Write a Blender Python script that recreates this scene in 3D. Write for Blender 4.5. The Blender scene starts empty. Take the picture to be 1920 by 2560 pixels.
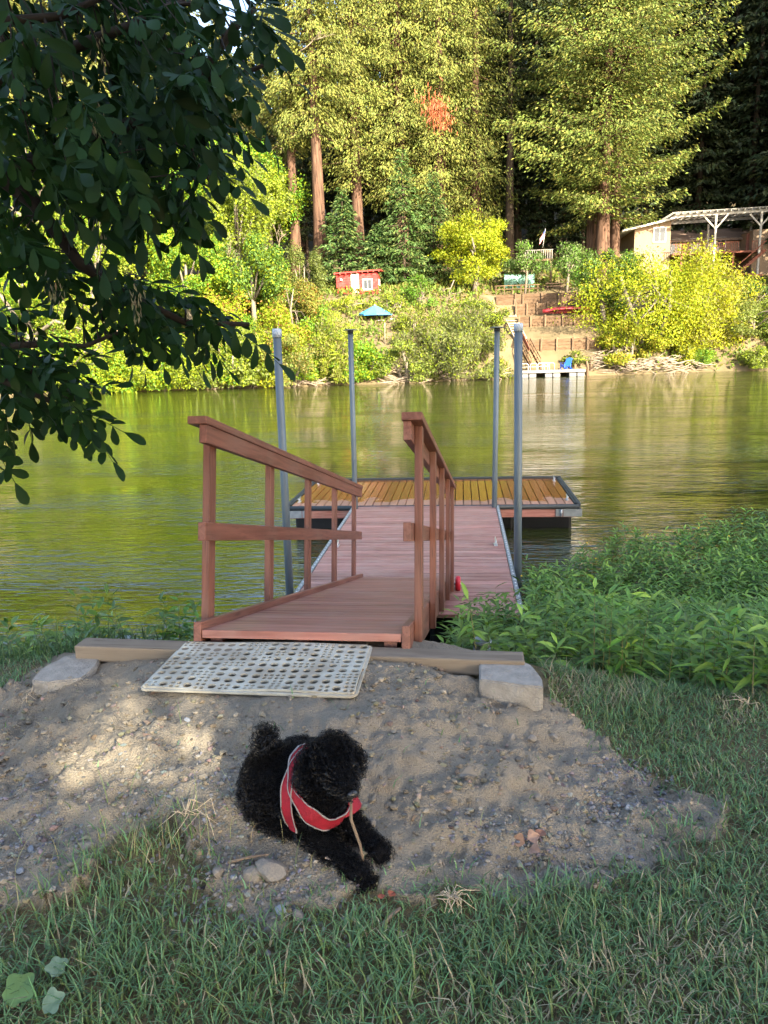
import bpy, bmesh, math, random
import numpy as np
from mathutils import Vector, Matrix, Euler
from mathutils.bvhtree import BVHTree

SC = bpy.context.scene
COL = SC.collection
RAD = math.radians
random.seed(11)
RNG = np.random.default_rng(11)

# ------------------------------------------------------------------ camera
CAM_POS = Vector((0.617, 0.0, 3.04))
YAW, PITCH, ROLL, FPX = 0.1075, 0.2173, -0.0301, 1850.0     # focal length for a 2560 px high frame


def cam_axes():
    fw = Vector((-math.sin(YAW) * math.cos(PITCH), math.cos(YAW) * math.cos(PITCH), -math.sin(PITCH)))
    rt = Vector((math.cos(YAW), math.sin(YAW), 0))
    up = rt.cross(fw)
    c, s = math.cos(ROLL), math.sin(ROLL)
    return c * rt + s * up, c * up - s * rt, fw


CR, CU, CF = cam_axes()
cam_data = bpy.data.cameras.new('camera')
cam_data.sensor_fit = 'VERTICAL'
cam_data.sensor_height = 36.0
cam_data.lens = FPX / 2560 * 36.0
cam_data.clip_start = 0.05
cam_data.clip_end = 2000
cam = bpy.data.objects.new('camera', cam_data)
COL.objects.link(cam)
m3 = Matrix((CR, CU, -CF)).transposed()
cam.matrix_world = Matrix.Translation(CAM_POS) @ m3.to_4x4()
SC.camera = cam

# ------------------------------------------------------------------ sky, sun, exposure
SUN_EL, SUN_AZ = RAD(27), RAD(143)          # azimuth clockwise from +Y (the river is crossed along +Y)
TO_SUN = Vector((math.sin(SUN_AZ) * math.cos(SUN_EL), math.cos(SUN_AZ) * math.cos(SUN_EL), math.sin(SUN_EL)))
world = bpy.data.worlds.new('World')
SC.world = world
world.use_nodes = True
wn = world.node_tree
bg = wn.nodes['Background']
sky = wn.nodes.new('ShaderNodeTexSky')
sky.sky_type = 'NISHITA'
sky.sun_disc = False
sky.sun_elevation = SUN_EL
sky.sun_rotation = SUN_AZ
sky.air_density = 0.9
sky.dust_density = 3.0
sky.ozone_density = 0.4
wn.links.new(sky.outputs[0], bg.inputs[0])
bg.inputs[1].default_value = 0.15
sun_data = bpy.data.lights.new('sun', 'SUN')
sun_data.energy = 5.0
sun_data.angle = RAD(0.5)
sun_data.color = (1.0, 0.90, 0.70)
sun = bpy.data.objects.new('sun', sun_data)
COL.objects.link(sun)
sun.rotation_euler = TO_SUN.to_track_quat('Z', 'Y').to_euler()
SC.view_settings.view_transform = 'Standard'
SC.view_settings.look = 'None'
SC.view_settings.exposure = 2.4
SC.view_settings.gamma = 1.0
SC.cycles.max_bounces = 6
SC.cycles.transparent_max_bounces = 4


# ------------------------------------------------------------------ helpers
def ray(px, py):
    return CF + CR * ((px - 960) / FPX) + CU * ((1280 - py) / FPX)


def at(px, py, Y):
    d = ray(px, py)
    return CAM_POS + d * (Y / d.y)


def atz(px, py, z):
    d = ray(px, py)
    return CAM_POS + d * ((z - CAM_POS.z) / d.z)


def tag(o, label=None, cat=None, group=None, kind=None):
    if label: o['label'] = label
    if cat: o['category'] = cat
    if group: o['group'] = group
    if kind: o['kind'] = kind
    return o


def link(name, data, parent=None, m=None):
    o = bpy.data.objects.new(name, data)
    COL.objects.link(o)
    if m and not data.materials: data.materials.append(m)
    if parent: o.parent = parent
    return o


def thing(name, label, cat, loc=(0, 0, 0), rz=0, group=None):
    o = bpy.data.objects.new(name, None)
    COL.objects.link(o)
    o.empty_display_size = 0.1
    o.location = loc
    o.rotation_euler = (0, 0, rz)
    return tag(o, label, cat, group)


def dup(o, parent=None):
    c = o.copy()
    COL.objects.link(c)
    c.parent = parent
    for ch in o.children: dup(ch, c)
    return c


class MB:
    """collects boxes, tubes and lathes; build() links them as one mesh"""
    def __init__(s): s.v = []; s.f = []; s.sm = []

    def add(s, v, f, smooth=False, M=None):
        b = len(s.v)
        s.v += [tuple(M @ Vector(p)) if M else tuple(p) for p in v]
        s.f += [tuple(i + b for i in q) for q in f]
        s.sm += [smooth] * len(f)
        return s

    def box(s, c, d, M=None, ch=0.0):
        x, y, z = d[0] / 2, d[1] / 2, d[2] / 2
        cx, cy, cz = c
        if ch <= 0:
            v = [(cx + a * x, cy + b * y, cz + e * z) for a in (-1, 1) for b in (-1, 1) for e in (-1, 1)]
            f = [(0, 1, 3, 2), (4, 6, 7, 5), (0, 4, 5, 1), (2, 3, 7, 6), (0, 2, 6, 4), (1, 5, 7, 3)]
            return s.add(v, f, M=M)
        bm = bmesh.new()
        bmesh.ops.create_cube(bm, size=1.0)
        for q in bm.verts: q.co = Vector((q.co.x * d[0], q.co.y * d[1], q.co.z * d[2]))
        bmesh.ops.bevel(bm, geom=bm.edges[:], offset=ch, segments=2, profile=0.6, affect='EDGES')
        bm.verts.ensure_lookup_table()
        v = [(q.co.x + cx, q.co.y + cy, q.co.z + cz) for q in bm.verts]
        f = [[q.index for q in t.verts] for t in bm.faces]
        bm.free()
        return s.add(v, f, M=M)

    def tube(s, pts, rad, n=10, cap=True, smooth=True):
        pts = [Vector(p) for p in pts]
        if not hasattr(rad, '__len__'): rad = [rad] * len(pts)
        v = []; f = []
        prev = None
        for i, p in enumerate(pts):
            t = (pts[min(i + 1, len(pts) - 1)] - pts[max(i - 1, 0)]).normalized()
            a = prev if prev is not None else (Vector((0, 0, 1)) if abs(t.z) < .9 else Vector((1, 0, 0)))
            u = (a - t * a.dot(t)).normalized()
            w = t.cross(u)
            prev = u
            for k in range(n):
                q = 2 * math.pi * k / n
                v.append(p + (u * math.cos(q) + w * math.sin(q)) * rad[i])
        for i in range(len(pts) - 1):
            for k in range(n):
                f.append((i * n + k, i * n + (k + 1) % n, (i + 1) * n + (k + 1) % n, (i + 1) * n + k))
        if cap:
            f.append(tuple(range(n))[::-1]); f.append(tuple(range((len(pts) - 1) * n, len(pts) * n)))
        return s.add(v, f, smooth)

    def bar(s, a, b, w, h, up=(0, 0, 1), ch=0.0):
        a = Vector(a); b = Vector(b)
        y = (b - a).normalized(); x = y.cross(Vector(up)).normalized(); z = x.cross(y)
        M = Matrix((x, y, z)).transposed().to_4x4()
        M.translation = (a + b) / 2
        return s.box((0, 0, 0), (w, (b - a).length, h), M, ch)

    def lathe(s, prof, n=24, c=(0, 0, 0), smooth=True):
        v = []; f = []
        for r, z in prof:
            for k in range(n):
                q = 2 * math.pi * k / n
                v.append((c[0] + r * math.cos(q), c[1] + r * math.sin(q), c[2] + z))
        for i in range(len(prof) - 1):
            for k in range(n):
                f.append((i * n + k, i * n + (k + 1) % n, (i + 1) * n + (k + 1) % n, (i + 1) * n + k))
        return s.add(v, f, smooth)

    def build(s, name, m=None, parent=None, loc=None):
        me = bpy.data.meshes.new(name)
        me.from_pydata(s.v, [], s.f)
        me.polygons.foreach_set('use_smooth', s.sm)
        me.update()
        o = link(name, me, parent, m)
        if loc is not None: o.location = loc
        return o


def np_mesh(name, V, F, m=None, parent=None, tint=None, smooth=False):
    """V (n,3) floats, F (k,q) ints of one polygon size"""
    me = bpy.data.meshes.new(name)
    V = np.ascontiguousarray(V, np.float32); F = np.ascontiguousarray(F, np.int32)
    me.vertices.add(len(V)); me.vertices.foreach_set('co', V.ravel())
    k, q = F.shape
    me.loops.add(k * q); me.loops.foreach_set('vertex_index', F.ravel())
    me.polygons.add(k)
    me.polygons.foreach_set('loop_start', np.arange(0, k * q, q, dtype=np.int32))
    me.polygons.foreach_set('loop_total', np.full(k, q, np.int32))
    me.polygons.foreach_set('use_smooth', np.full(k, smooth))
    if tint is not None:
        at_ = me.attributes.new('tint', 'FLOAT_COLOR', 'POINT')
        c = np.ones((len(V), 4), np.float32); c[:, :tint.shape[1]] = tint
        at_.data.foreach_set('color', c.ravel())
    me.update(calc_edges=True)
    return link(name, me, parent, m)


def unit(a): return a / np.maximum(np.linalg.norm(a, axis=-1, keepdims=True), 1e-9)


def rdir(n): return unit(RNG.normal(size=(n, 3)))


def cards(C, D, N, L, W, fold=0.15, mid=0.45, droop=0.0):
    """leaf-shaped quads, folded along the midrib: base, left, tip, right"""
    D = unit(D); S = unit(np.cross(D, N)); Nn = np.cross(S, D)
    L = np.asarray(L)[:, None] * np.ones((len(C), 1)); W = np.asarray(W)[:, None] * np.ones((len(C), 1))
    b = C
    t = C + D * L - Nn * (droop * L)
    l = C + D * L * mid + S * W / 2 + Nn * fold * W
    r = C + D * L * mid - S * W / 2 + Nn * fold * W
    V = np.stack([b, r, t, l], 1).reshape(-1, 3)
    F = np.arange(len(C) * 4).reshape(-1, 4)
    return V, F


def tints(base, n, var=0.18, hue=None, p=0.3, blobs=None):
    """per-leaf colour: base colour with spread, a share p of leaves in the second hue"""
    c = np.array(base)[None] * (1 + RNG.normal(size=(n, 1)) * var) * (1 + RNG.normal(size=(n, 3)) * .06)
    if hue is not None:
        k = RNG.random(n) < p
        c[k] = np.array(hue)[None] * (1 + RNG.normal(size=(k.sum(), 1)) * var)
    return np.clip(c, .004, .9)


def hash2(i, j, s):
    h = (i.astype(np.int64) * 374761393 + j.astype(np.int64) * 668265263 + s * 974634777) & 0xffffffff
    h = ((h ^ (h >> 13)) * 1274126177) & 0xffffffff
    h = ((h ^ (h >> 16)) * 2246822519) & 0xffffffff
    return ((h ^ (h >> 15)) & 0xffff) / 65535.0


def vnoise(x, y, s=0):
    x = np.asarray(x, float); y = np.asarray(y, float)
    i = np.floor(x); j = np.floor(y); u = x - i; v = y - j
    u = u * u * (3 - 2 * u); v = v * v * (3 - 2 * v)
    a = hash2(i, j, s); b = hash2(i + 1, j, s); c = hash2(i, j + 1, s); d = hash2(i + 1, j + 1, s)
    return (a * (1 - u) + b * u) * (1 - v) + (c * (1 - u) + d * u) * v


def fbm(x, y, s=0, o=4, g=.5):
    t = 0; a = 1; n = 0
    for k in range(o):
        t = t + a * vnoise(x * 2 ** k + 17 * k, y * 2 ** k - 9 * k, s + k); n += a; a *= g
    return t / n


def worley(x, y, s=0):
    i = np.floor(x); j = np.floor(y); best = np.full(np.shape(x), 9.0)
    for a in (-1, 0, 1):
        for b in (-1, 0, 1):
            px = i + a + hash2(i + a, j + b, s); py = j + b + hash2(i + a, j + b, s + 5)
            best = np.minimum(best, (px - x) ** 2 + (py - y) ** 2)
    return np.sqrt(best)


def inpoly(x, y, P):
    x = np.asarray(x); y = np.asarray(y); r = np.zeros(x.shape, bool); n = len(P)
    for k in range(n):
        x0, y0 = P[k]; x1, y1 = P[(k + 1) % n]
        c = ((y0 > y) != (y1 > y)) & (x < (x1 - x0) * (y - y0) / ((y1 - y0) + 1e-12) + x0)
        r ^= c
    return r


def sstep(a, b, x):
    t = np.clip((x - a) / (b - a), 0, 1)
    return t * t * (3 - 2 * t)


# ------------------------------------------------------------------ materials
MATS = {}


def nodes_of(name):
    m = bpy.data.materials.new(name)
    m.use_nodes = True
    nt = m.node_tree
    return m, nt, nt.nodes['Principled BSDF']


def set_spec(b, v): b.inputs['Specular IOR Level'].default_value = v


def mat(name, col, rough=.6, metal=0, noise=None, bump=None, spec=.4, coord='Object'):
    """noise = (scale, second colour, (sx,sy,sz)); bump = (scale, strength, (sx,sy,sz))"""
    if name in MATS: return MATS[name]
    m, nt, b = nodes_of(name)
    b.inputs['Base Color'].default_value = (*col, 1)
    b.inputs['Roughness'].default_value = rough
    b.inputs['Metallic'].default_value = metal
    set_spec(b, spec)
    tc = nt.nodes.new('ShaderNodeTexCoord')

    def tex(scale, st, det=5):
        mp = nt.nodes.new('ShaderNodeMapping'); mp.inputs['Scale'].default_value = st
        n = nt.nodes.new('ShaderNodeTexNoise'); n.inputs['Scale'].default_value = scale; n.inputs['Detail'].default_value = det
        nt.links.new(tc.outputs[coord], mp.inputs[0]); nt.links.new(mp.outputs[0], n.inputs[0])
        return n
    if noise:
        n = tex(noise[0], noise[2] if len(noise) > 2 else (1, 1, 1))
        r = nt.nodes.new('ShaderNodeMapRange'); r.inputs[1].default_value = .35; r.inputs[2].default_value = .68
        x = nt.nodes.new('ShaderNodeMix'); x.data_type = 'RGBA'
        x.inputs[6].default_value = (*col, 1); x.inputs[7].default_value = (*noise[1], 1)
        nt.links.new(n.outputs[0], r.inputs[0]); nt.links.new(r.outputs[0], x.inputs[0]); nt.links.new(x.outputs[2], b.inputs['Base Color'])
    if bump:
        n = tex(bump[0], bump[2] if len(bump) > 2 else (1, 1, 1), 8)
        bp = nt.nodes.new('ShaderNodeBump'); bp.inputs['Strength'].default_value = bump[1]; bp.inputs['Distance'].default_value = .01
        nt.links.new(n.outputs[0], bp.inputs['Height']); nt.links.new(bp.outputs[0], b.inputs['Normal'])
    MATS[name] = m
    return m


def leaf_mat(name, rough=.55, trans=.3, spec=.3):
    """colour from the per-leaf tint attribute, part of the light passes through"""
    if name in MATS: return MATS[name]
    m, nt, b = nodes_of(name)
    a = nt.nodes.new('ShaderNodeAttribute'); a.attribute_name = 'tint'
    b.inputs['Roughness'].default_value = rough; set_spec(b, spec)
    t = nt.nodes.new('ShaderNodeBsdfTranslucent'); x = nt.nodes.new('ShaderNodeMixShader'); x.inputs[0].default_value = trans
    nt.links.new(a.outputs['Color'], b.inputs['Base Color']); nt.links.new(a.outputs['Color'], t.inputs[0])
    nt.links.new(b.outputs[0], x.inputs[1]); nt.links.new(t.outputs[0], x.inputs[2])
    nt.links.new(x.outputs[0], nt.nodes['Material Output'].inputs[0])
    MATS[name] = m
    return m


def wood_mat(name, a, b_, grain=(2, 30, 30), rough=.55, knots=True, spec=.3, info=.16):
    """stained lumber: grain stretched along the board, tone differs from board to board"""
    if name in MATS: return MATS[name]
    m, nt, b = nodes_of(name)
    tc = nt.nodes.new('ShaderNodeTexCoord'); oi = nt.nodes.new('ShaderNodeObjectInfo')
    off = nt.nodes.new('ShaderNodeVectorMath'); off.operation = 'MULTIPLY_ADD'
    cmb = nt.nodes.new('ShaderNodeCombineXYZ')
    for k in range(3): nt.links.new(oi.outputs['Random'], cmb.inputs[k])
    off.inputs[1].default_value = (37, 19, 53)
    nt.links.new(cmb.outputs[0], off.inputs[0]); nt.links.new(tc.outputs['Object'], off.inputs[2])
    mp = nt.nodes.new('ShaderNodeMapping'); mp.inputs['Scale'].default_value = grain
    nt.links.new(off.outputs[0], mp.inputs[0])
    n = nt.nodes.new('ShaderNodeTexNoise'); n.inputs['Scale'].default_value = 1; n.inputs['Detail'].default_value = 7; n.inputs['Distortion'].default_value = .8
    nt.links.new(mp.outputs[0], n.inputs[0])
    r = nt.nodes.new('ShaderNodeMapRange'); r.inputs[1].default_value = .38; r.inputs[2].default_value = .62
    nt.links.new(n.outputs[0], r.inputs[0])
    x = nt.nodes.new('ShaderNodeMix'); x.data_type = 'RGBA'
    x.inputs[6].default_value = (*a, 1); x.inputs[7].default_value = (*b_, 1)
    nt.links.new(r.outputs[0], x.inputs[0])
    hs = nt.nodes.new('ShaderNodeHueSaturation')
    vr = nt.nodes.new('ShaderNodeMapRange'); vr.inputs[3].default_value = 1 - info; vr.inputs[4].default_value = 1 + info
    nt.links.new(oi.outputs['Random'], vr.inputs[0]); nt.links.new(vr.outputs[0], hs.inputs['Value'])
    nt.links.new(x.outputs[2], hs.inputs['Color'])
    last = hs.outputs[0]
    # weathering: broad faded and stained areas that run on over the boards
    ge = nt.nodes.new('ShaderNodeNewGeometry'); wn2 = nt.nodes.new('ShaderNodeTexNoise'); wn2.inputs['Scale'].default_value = 3.2; wn2.inputs['Detail'].default_value = 6; wn2.inputs['Roughness'].default_value = .65
    nt.links.new(ge.outputs['Position'], wn2.inputs[0])
    wr = nt.nodes.new('ShaderNodeMapRange'); wr.inputs[1].default_value = .45; wr.inputs[2].default_value = .72; wr.inputs[3].default_value = 0; wr.inputs[4].default_value = .55
    nt.links.new(wn2.outputs[0], wr.inputs[0])
    wx = nt.nodes.new('ShaderNodeMix'); wx.data_type = 'RGBA'; g_ = sum(a) / 3
    wx.inputs[7].default_value = (a[0] * .5 + g_ * .62, a[1] * .5 + g_ * .55, a[2] * .5 + g_ * .46, 1)
    nt.links.new(wr.outputs[0], wx.inputs[0]); nt.links.new(last, wx.inputs[6]); last = wx.outputs[2]
    # fine dark checks along the grain
    mc = nt.nodes.new('ShaderNodeMapping'); mc.inputs['Scale'].default_value = tuple(q * 3.2 for q in grain)
    cn_ = nt.nodes.new('ShaderNodeTexNoise'); cn_.inputs['Scale'].default_value = 1; cn_.inputs['Detail'].default_value = 4
    nt.links.new(off.outputs[0], mc.inputs[0]); nt.links.new(mc.outputs[0], cn_.inputs[0])
    cr = nt.nodes.new('ShaderNodeMapRange'); cr.inputs[1].default_value = .60; cr.inputs[2].default_value = .70; cr.inputs[4].default_value = .6
    nt.links.new(cn_.outputs[0], cr.inputs[0])
    cx2 = nt.nodes.new('ShaderNodeMix'); cx2.data_type = 'RGBA'; cx2.inputs[7].default_value = (*[q * .45 for q in b_], 1)
    nt.links.new(cr.outputs[0], cx2.inputs[0]); nt.links.new(last, cx2.inputs[6]); last = cx2.outputs[2]
    if knots:
        v = nt.nodes.new('ShaderNodeTexVoronoi'); v.inputs['Scale'].default_value = 1
        mk = nt.nodes.new('ShaderNodeMapping'); g = max(grain)
        mk.inputs['Scale'].default_value = tuple(2.2 if q < g else 9 for q in grain)
        nt.links.new(off.outputs[0], mk.inputs[0]); nt.links.new(mk.outputs[0], v.inputs[0])
        kr = nt.nodes.new('ShaderNodeMapRange'); kr.inputs[1].default_value = .05; kr.inputs[2].default_value = .13; kr.inputs[3].default_value = .55; kr.inputs[4].default_value = 0
        nt.links.new(v.outputs['Distance'], kr.inputs[0])
        kx = nt.nodes.new('ShaderNodeMix'); kx.data_type = 'RGBA'; kx.inputs[7].default_value = (*[q * .35 for q in b_], 1)
        nt.links.new(kr.outputs[0], kx.inputs[0]); nt.links.new(last, kx.inputs[6]); last = kx.outputs[2]
    nt.links.new(last, b.inputs['Base Color'])
    b.inputs['Roughness'].default_value = rough; set_spec(b, spec)
    bp = nt.nodes.new('ShaderNodeBump'); bp.inputs['Strength'].default_value = .25; bp.inputs['Distance'].default_value = .004
    nt.links.new(n.outputs[0], bp.inputs['Height']); nt.links.new(bp.outputs[0], b.inputs['Normal'])
    MATS[name] = m
    return m

# ================================================================== SETTING
def near_z(x, y):
    x = np.asarray(x, float); y = np.asarray(y, float)
    base = 1.43 + .02 * np.sin(x * .9 + 1) + .03 * (vnoise(x * .7, y * .7, 3) - .5)
    r = np.hypot((x + .2) / np.where(x > -.2, 1.75, 2.3), (y - 3.15) / 2.1)
    z = base + .24 * (1 - sstep(.2, 1.0, r))
    edge = 3.32 + .06 * np.sin(x * 2.1)
    slope = np.where(x > .4, .31, .46) * .5 + np.where(x > 1.2, .31, .46) * .5
    d = np.maximum(y - edge, 0)
    z = z - slope * d - .12 * sstep(0, .5, d)
    return np.maximum(z, -1.3 + .1 * vnoise(x, y, 9))


DIRT_PX = [(-260, 1760), (0, 1735), (90, 1672), (190, 1622), (330, 1605), (700, 1610), (1190, 1625), (1215, 1640), (1360, 1690), (1352, 1722),
           (1420, 1775), (1590, 1835), (1700, 1880), (1850, 1930), (1800, 1985), (1680, 2075), (1560, 2110), (1440, 2150),
           (1330, 2190), (1150, 2200), (990, 2185), (880, 2215), (760, 2200), (700, 2300), (560, 2265), (520, 2110), (400, 2070),
           (280, 2110), (215, 2190), (120, 2225), (-100, 2235), (-420, 2150)]
DIRT = [(lambda p: (p.x, p.y))(atz(a, b, 1.56)) for a, b in DIRT_PX]


def dirt_mask(x, y):
    j = .09
    return inpoly(x + j * (fbm(x * 9, y * 9, 21, 3) - .5) * 2, y + j * (fbm(x * 9, y * 9, 31, 3) - .5) * 2, DIRT)


def dirt_relief(x, y):
    """footprints, rake furrows and clods in the heaped soil"""
    h = .10 * (fbm(x * 3.1, y * 4.2, 41, 4) - .5) + .05 * (fbm(x * 8, y * 9, 47, 3) - .5)
    fur = np.sin((y * 1.0 + x * .12) * 21 + 4 * fbm(x * 1.7, y * 1.7, 44, 2)) * sstep(.05, -.7, x)
    h += .011 * fur
    c = worley(x * 9, y * 9, 51); h += .042 * np.clip(.55 - c, 0, 1) * (vnoise(x * 3, y * 3, 52) > .45)
    c = worley(x * 24, y * 24, 53); h += .030 * np.clip(.6 - c, 0, 1) * (.3 + vnoise(x * 5, y * 5, 59))
    h += .024 * (fbm(x * 38, y * 38, 55, 3) - .5)
    q = sstep(.58, .72, fbm(x * 4.5, y * 6.0, 57, 2)); h -= .02 * q
    # trodden flat where the dog lies, under the mat and along the timber
    for cx, cy, sx, sy, k in ((.12, 2.02, .34, .30, .85), (-.245, 2.915, .60, .36, .95)):
        h = h * (1 - k * np.exp(-(((x - cx) / sx) ** 2) ** 1.5 - (((y - cy) / sy) ** 2) ** 1.5))
    b = sstep(2.93, 3.06, y)
    h = h * (1 - .6 * b) - .018 * b
    return h + .05 * np.exp(-((x - .93) / .2) ** 2 - ((y - 2.86) / .14) ** 2)


def ground_z(x, y):
    z = near_z(x, y)
    m = dirt_mask(np.asarray(x, float), np.asarray(y, float))
    return np.where(m, z + dirt_relief(x, y) + .006, z)


def gz(x, y): return float(ground_z(np.array([x]), np.array([y]))[0])


def ground_hit(px, py):
    d = ray(px, py); p = CAM_POS.copy(); z = 1.5
    for _ in range(12):
        p = CAM_POS + d * ((z - CAM_POS.z) / d.z); z = gz(p.x, p.y)
    return Vector((p.x, p.y, z))


def soil_mat():
    m, nt, b = nodes_of('soil')
    tc = nt.nodes.new('ShaderNodeTexCoord')

    def noise(s, det=6):
        n = nt.nodes.new('ShaderNodeTexNoise'); n.inputs['Scale'].default_value = s; n.inputs['Detail'].default_value = det
        nt.links.new(tc.outputs['Object'], n.inputs[0]); return n

    def mix(f, a, c):
        x = nt.nodes.new('ShaderNodeMix'); x.data_type = 'RGBA'
        nt.links.new(f, x.inputs[0])
        for k, v in ((6, a), (7, c)):
            if isinstance(v, tuple): x.inputs[k].default_value = (*v, 1)
            else: nt.links.new(v, x.inputs[k])
        return x.outputs[2]

    def rng(s, a, c, lo=0, hi=1):
        r = nt.nodes.new('ShaderNodeMapRange'); r.inputs[1].default_value = a; r.inputs[2].default_value = c; r.inputs[3].default_value = lo; r.inputs[4].default_value = hi
        nt.links.new(s, r.inputs[0]); return r.outputs[0]
    n1 = noise(2.3); n2 = noise(23); n3 = noise(160, 4)
    c = mix(rng(n1.outputs[0], .35, .65), (.255, .222, .172), (.215, .186, .143))
    c = mix(rng(n2.outputs[0], .45, .75, 0, .6), c, (.275, .237, .18))
    c = mix(rng(n3.outputs[0], .55, .7, 0, .55), c, (.12, .10, .085))
    at_ = nt.nodes.new('ShaderNodeAttribute'); at_.attribute_name = 'tint'
    sp = nt.nodes.new('ShaderNodeSeparateColor'); nt.links.new(at_.outputs['Color'], sp.inputs[0])
    under = mix(rng(n2.outputs[0], .35, .65), (.095, .08, .045), (.15, .125, .07))
    c = mix(sp.outputs[0], under, c)
    nt.links.new(c, b.inputs['Base Color'])
    b.inputs['Roughness'].default_value = .95; set_spec(b, .1)
    bp = nt.nodes.new('ShaderNodeBump'); bp.inputs['Strength'].default_value = 1.0; bp.inputs['Distance'].default_value = .012
    nt.links.new(n3.outputs[0], bp.inputs['Height']); nt.links.new(bp.outputs[0], b.inputs['Normal'])
    return m


def grid_mesh(name, xs, ys, zf, m, tintf=None):
    X, Y = np.meshgrid(xs, ys); Z = zf(X, Y)
    V = np.stack([X, Y, Z], -1).reshape(-1, 3)
    nx, ny = len(xs), len(ys)
    i = np.arange(nx * ny).reshape(ny, nx)
    F = np.stack([i[:-1, :-1], i[:-1, 1:], i[1:, 1:], i[1:, :-1]], -1).reshape(-1, 4)
    t = tintf(X, Y).reshape(-1, 3) if tintf else None
    return np_mesh(name, V, F, m, None, t, smooth=True)


def lines(*seg):
    return np.unique(np.round(np.concatenate([np.arange(a, b, s) for a, b, s in seg]), 4))


xs = lines((-60, -8, 4), (-8, -2.3, .3), (-2.3, 2.4, .012), (2.4, 9, .3), (9, 64, 4))
ys = lines((-60, -3, 3), (-3, .9, .2), (.9, 3.5, .012), (3.5, 16, .3), (16, 24, 2))
ground = grid_mesh('ground', xs, ys, ground_z, soil_mat(),
                   lambda X, Y: np.stack([dirt_mask(X, Y).astype(float)] * 3, -1))
tag(ground, kind='structure')


# ---- river
def water_mat():
    m, nt, b = nodes_of('river water')
    b.inputs['Base Color'].default_value = (.018, .025, .003, 1)
    b.inputs['Roughness'].default_value = .03
    b.inputs['IOR'].default_value = 1.95
    set_spec(b, .5)
    tc = nt.nodes.new('ShaderNodeTexCoord')
    h = None
    for s, st, rot, k, det in ((1.0, (1.1, 4.2, 1), .10, 1.6, 3), (1.0, (3.0, 11, 1), -.2, 1.0, 3), (1.0, (.22, .6, 1), .3, 2.0, 2)):
        mp = nt.nodes.new('ShaderNodeMapping'); mp.inputs['Scale'].default_value = st; mp.inputs['Rotation'].default_value = (0, 0, rot)
        n = nt.nodes.new('ShaderNodeTexNoise'); n.inputs['Scale'].default_value = s; n.inputs['Detail'].default_value = det; n.inputs['Distortion'].default_value = .6
        nt.links.new(tc.outputs['Object'], mp.inputs[0]); nt.links.new(mp.outputs[0], n.inputs[0])
        q = nt.nodes.new('ShaderNodeMath'); q.operation = 'MULTIPLY'; q.inputs[1].default_value = k
        nt.links.new(n.outputs[0], q.inputs[0])
        if h is None: h = q.outputs[0]
        else:
            ad = nt.nodes.new('ShaderNodeMath'); nt.links.new(h, ad.inputs[0]); nt.links.new(q.outputs[0], ad.inputs[1]); h = ad.outputs[0]
    # calm and ruffled patches
    mp = nt.nodes.new('ShaderNodeMapping'); mp.inputs['Scale'].default_value = (.10, .26, 1)
    n = nt.nodes.new('ShaderNodeTexNoise'); n.inputs['Scale'].default_value = 1; n.inputs['Detail'].default_value = 2
    nt.links.new(tc.outputs['Object'], mp.inputs[0]); nt.links.new(mp.outputs[0], n.inputs[0])
    pr_ = nt.nodes.new('ShaderNodeMapRange'); pr_.inputs[1].default_value = .38; pr_.inputs[2].default_value = .62; pr_.inputs[3].default_value = .45; pr_.inputs[4].default_value = 1.5
    nt.links.new(n.outputs[0], pr_.inputs[0])
    mu = nt.nodes.new('ShaderNodeMath'); mu.operation = 'MULTIPLY'; nt.links.new(h, mu.inputs[0]); nt.links.new(pr_.outputs[0], mu.inputs[1]); h = mu.outputs[0]
    bp = nt.nodes.new('ShaderNodeBump'); bp.inputs['Strength'].default_value = 1.0; bp.inputs['Distance'].default_value = .022
    nt.links.new(h, bp.inputs['Height']); nt.links.new(bp.outputs[0], b.inputs['Normal'])
    return m


river = grid_mesh('river', np.linspace(-220, 220, 45), np.linspace(2.5, 110, 23), lambda X, Y: X * 0, water_mat())
tag(river, kind='structure')


# ---- far bank and hillside
def shore(x): return 68.6 + .23 * x + .9 * np.sin(x * .16) + .5 * np.sin(x * .55 + 1)


PROF_D = [-8, 0, 1.0, 2.6, 4.2, 8.5, 13, 17, 24, 40, 70, 120, 200]
PROF_Z = [-2.5, 0, .7, 1.9, 3.3, 5.7, 8.2, 9.2, 10.6, 14, 24, 48, 80]
WALLS = [(75.0, 846, 873), (79.0, 789, 814), (81.4, 757, 785), (83.8, 733, 759)]      # Y, top and foot of each timber wall
STEP_Y, STEP_Z = [60, 72.3, 72.9], [-2.5, 0, .6]
for wy_, wt_, wb_ in WALLS:
    STEP_Y += [wy_ + .05, wy_ + .3]; STEP_Z += [at(1400, wb_, wy_).z, at(1400, wt_, wy_).z - .03]
STEP_Y += [88, 95, 110, 140, 190, 270]; STEP_Z += [STEP_Z[-1] + .3, 11.2, 15, 26, 50, 82]


def far_z(x, y):
    d = np.asarray(y, float) - shore(np.asarray(x, float))
    a = np.interp(d, PROF_D, PROF_Z); s = np.interp(np.asarray(y, float), STEP_Y, STEP_Z)
    w = sstep(3.2, 4.4, x) * (1 - sstep(13.5, 15.5, x))
    z = a * (1 - w) + s * w
    return z + (fbm(x * .3, y * .3, 71, 3) - .5) * np.where(d > 18, 1.6, .5) * (1 - w) * sstep(0, 2, d)


def fz(x, y): return float(far_z(np.array([x]), np.array([y]))[0])


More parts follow.
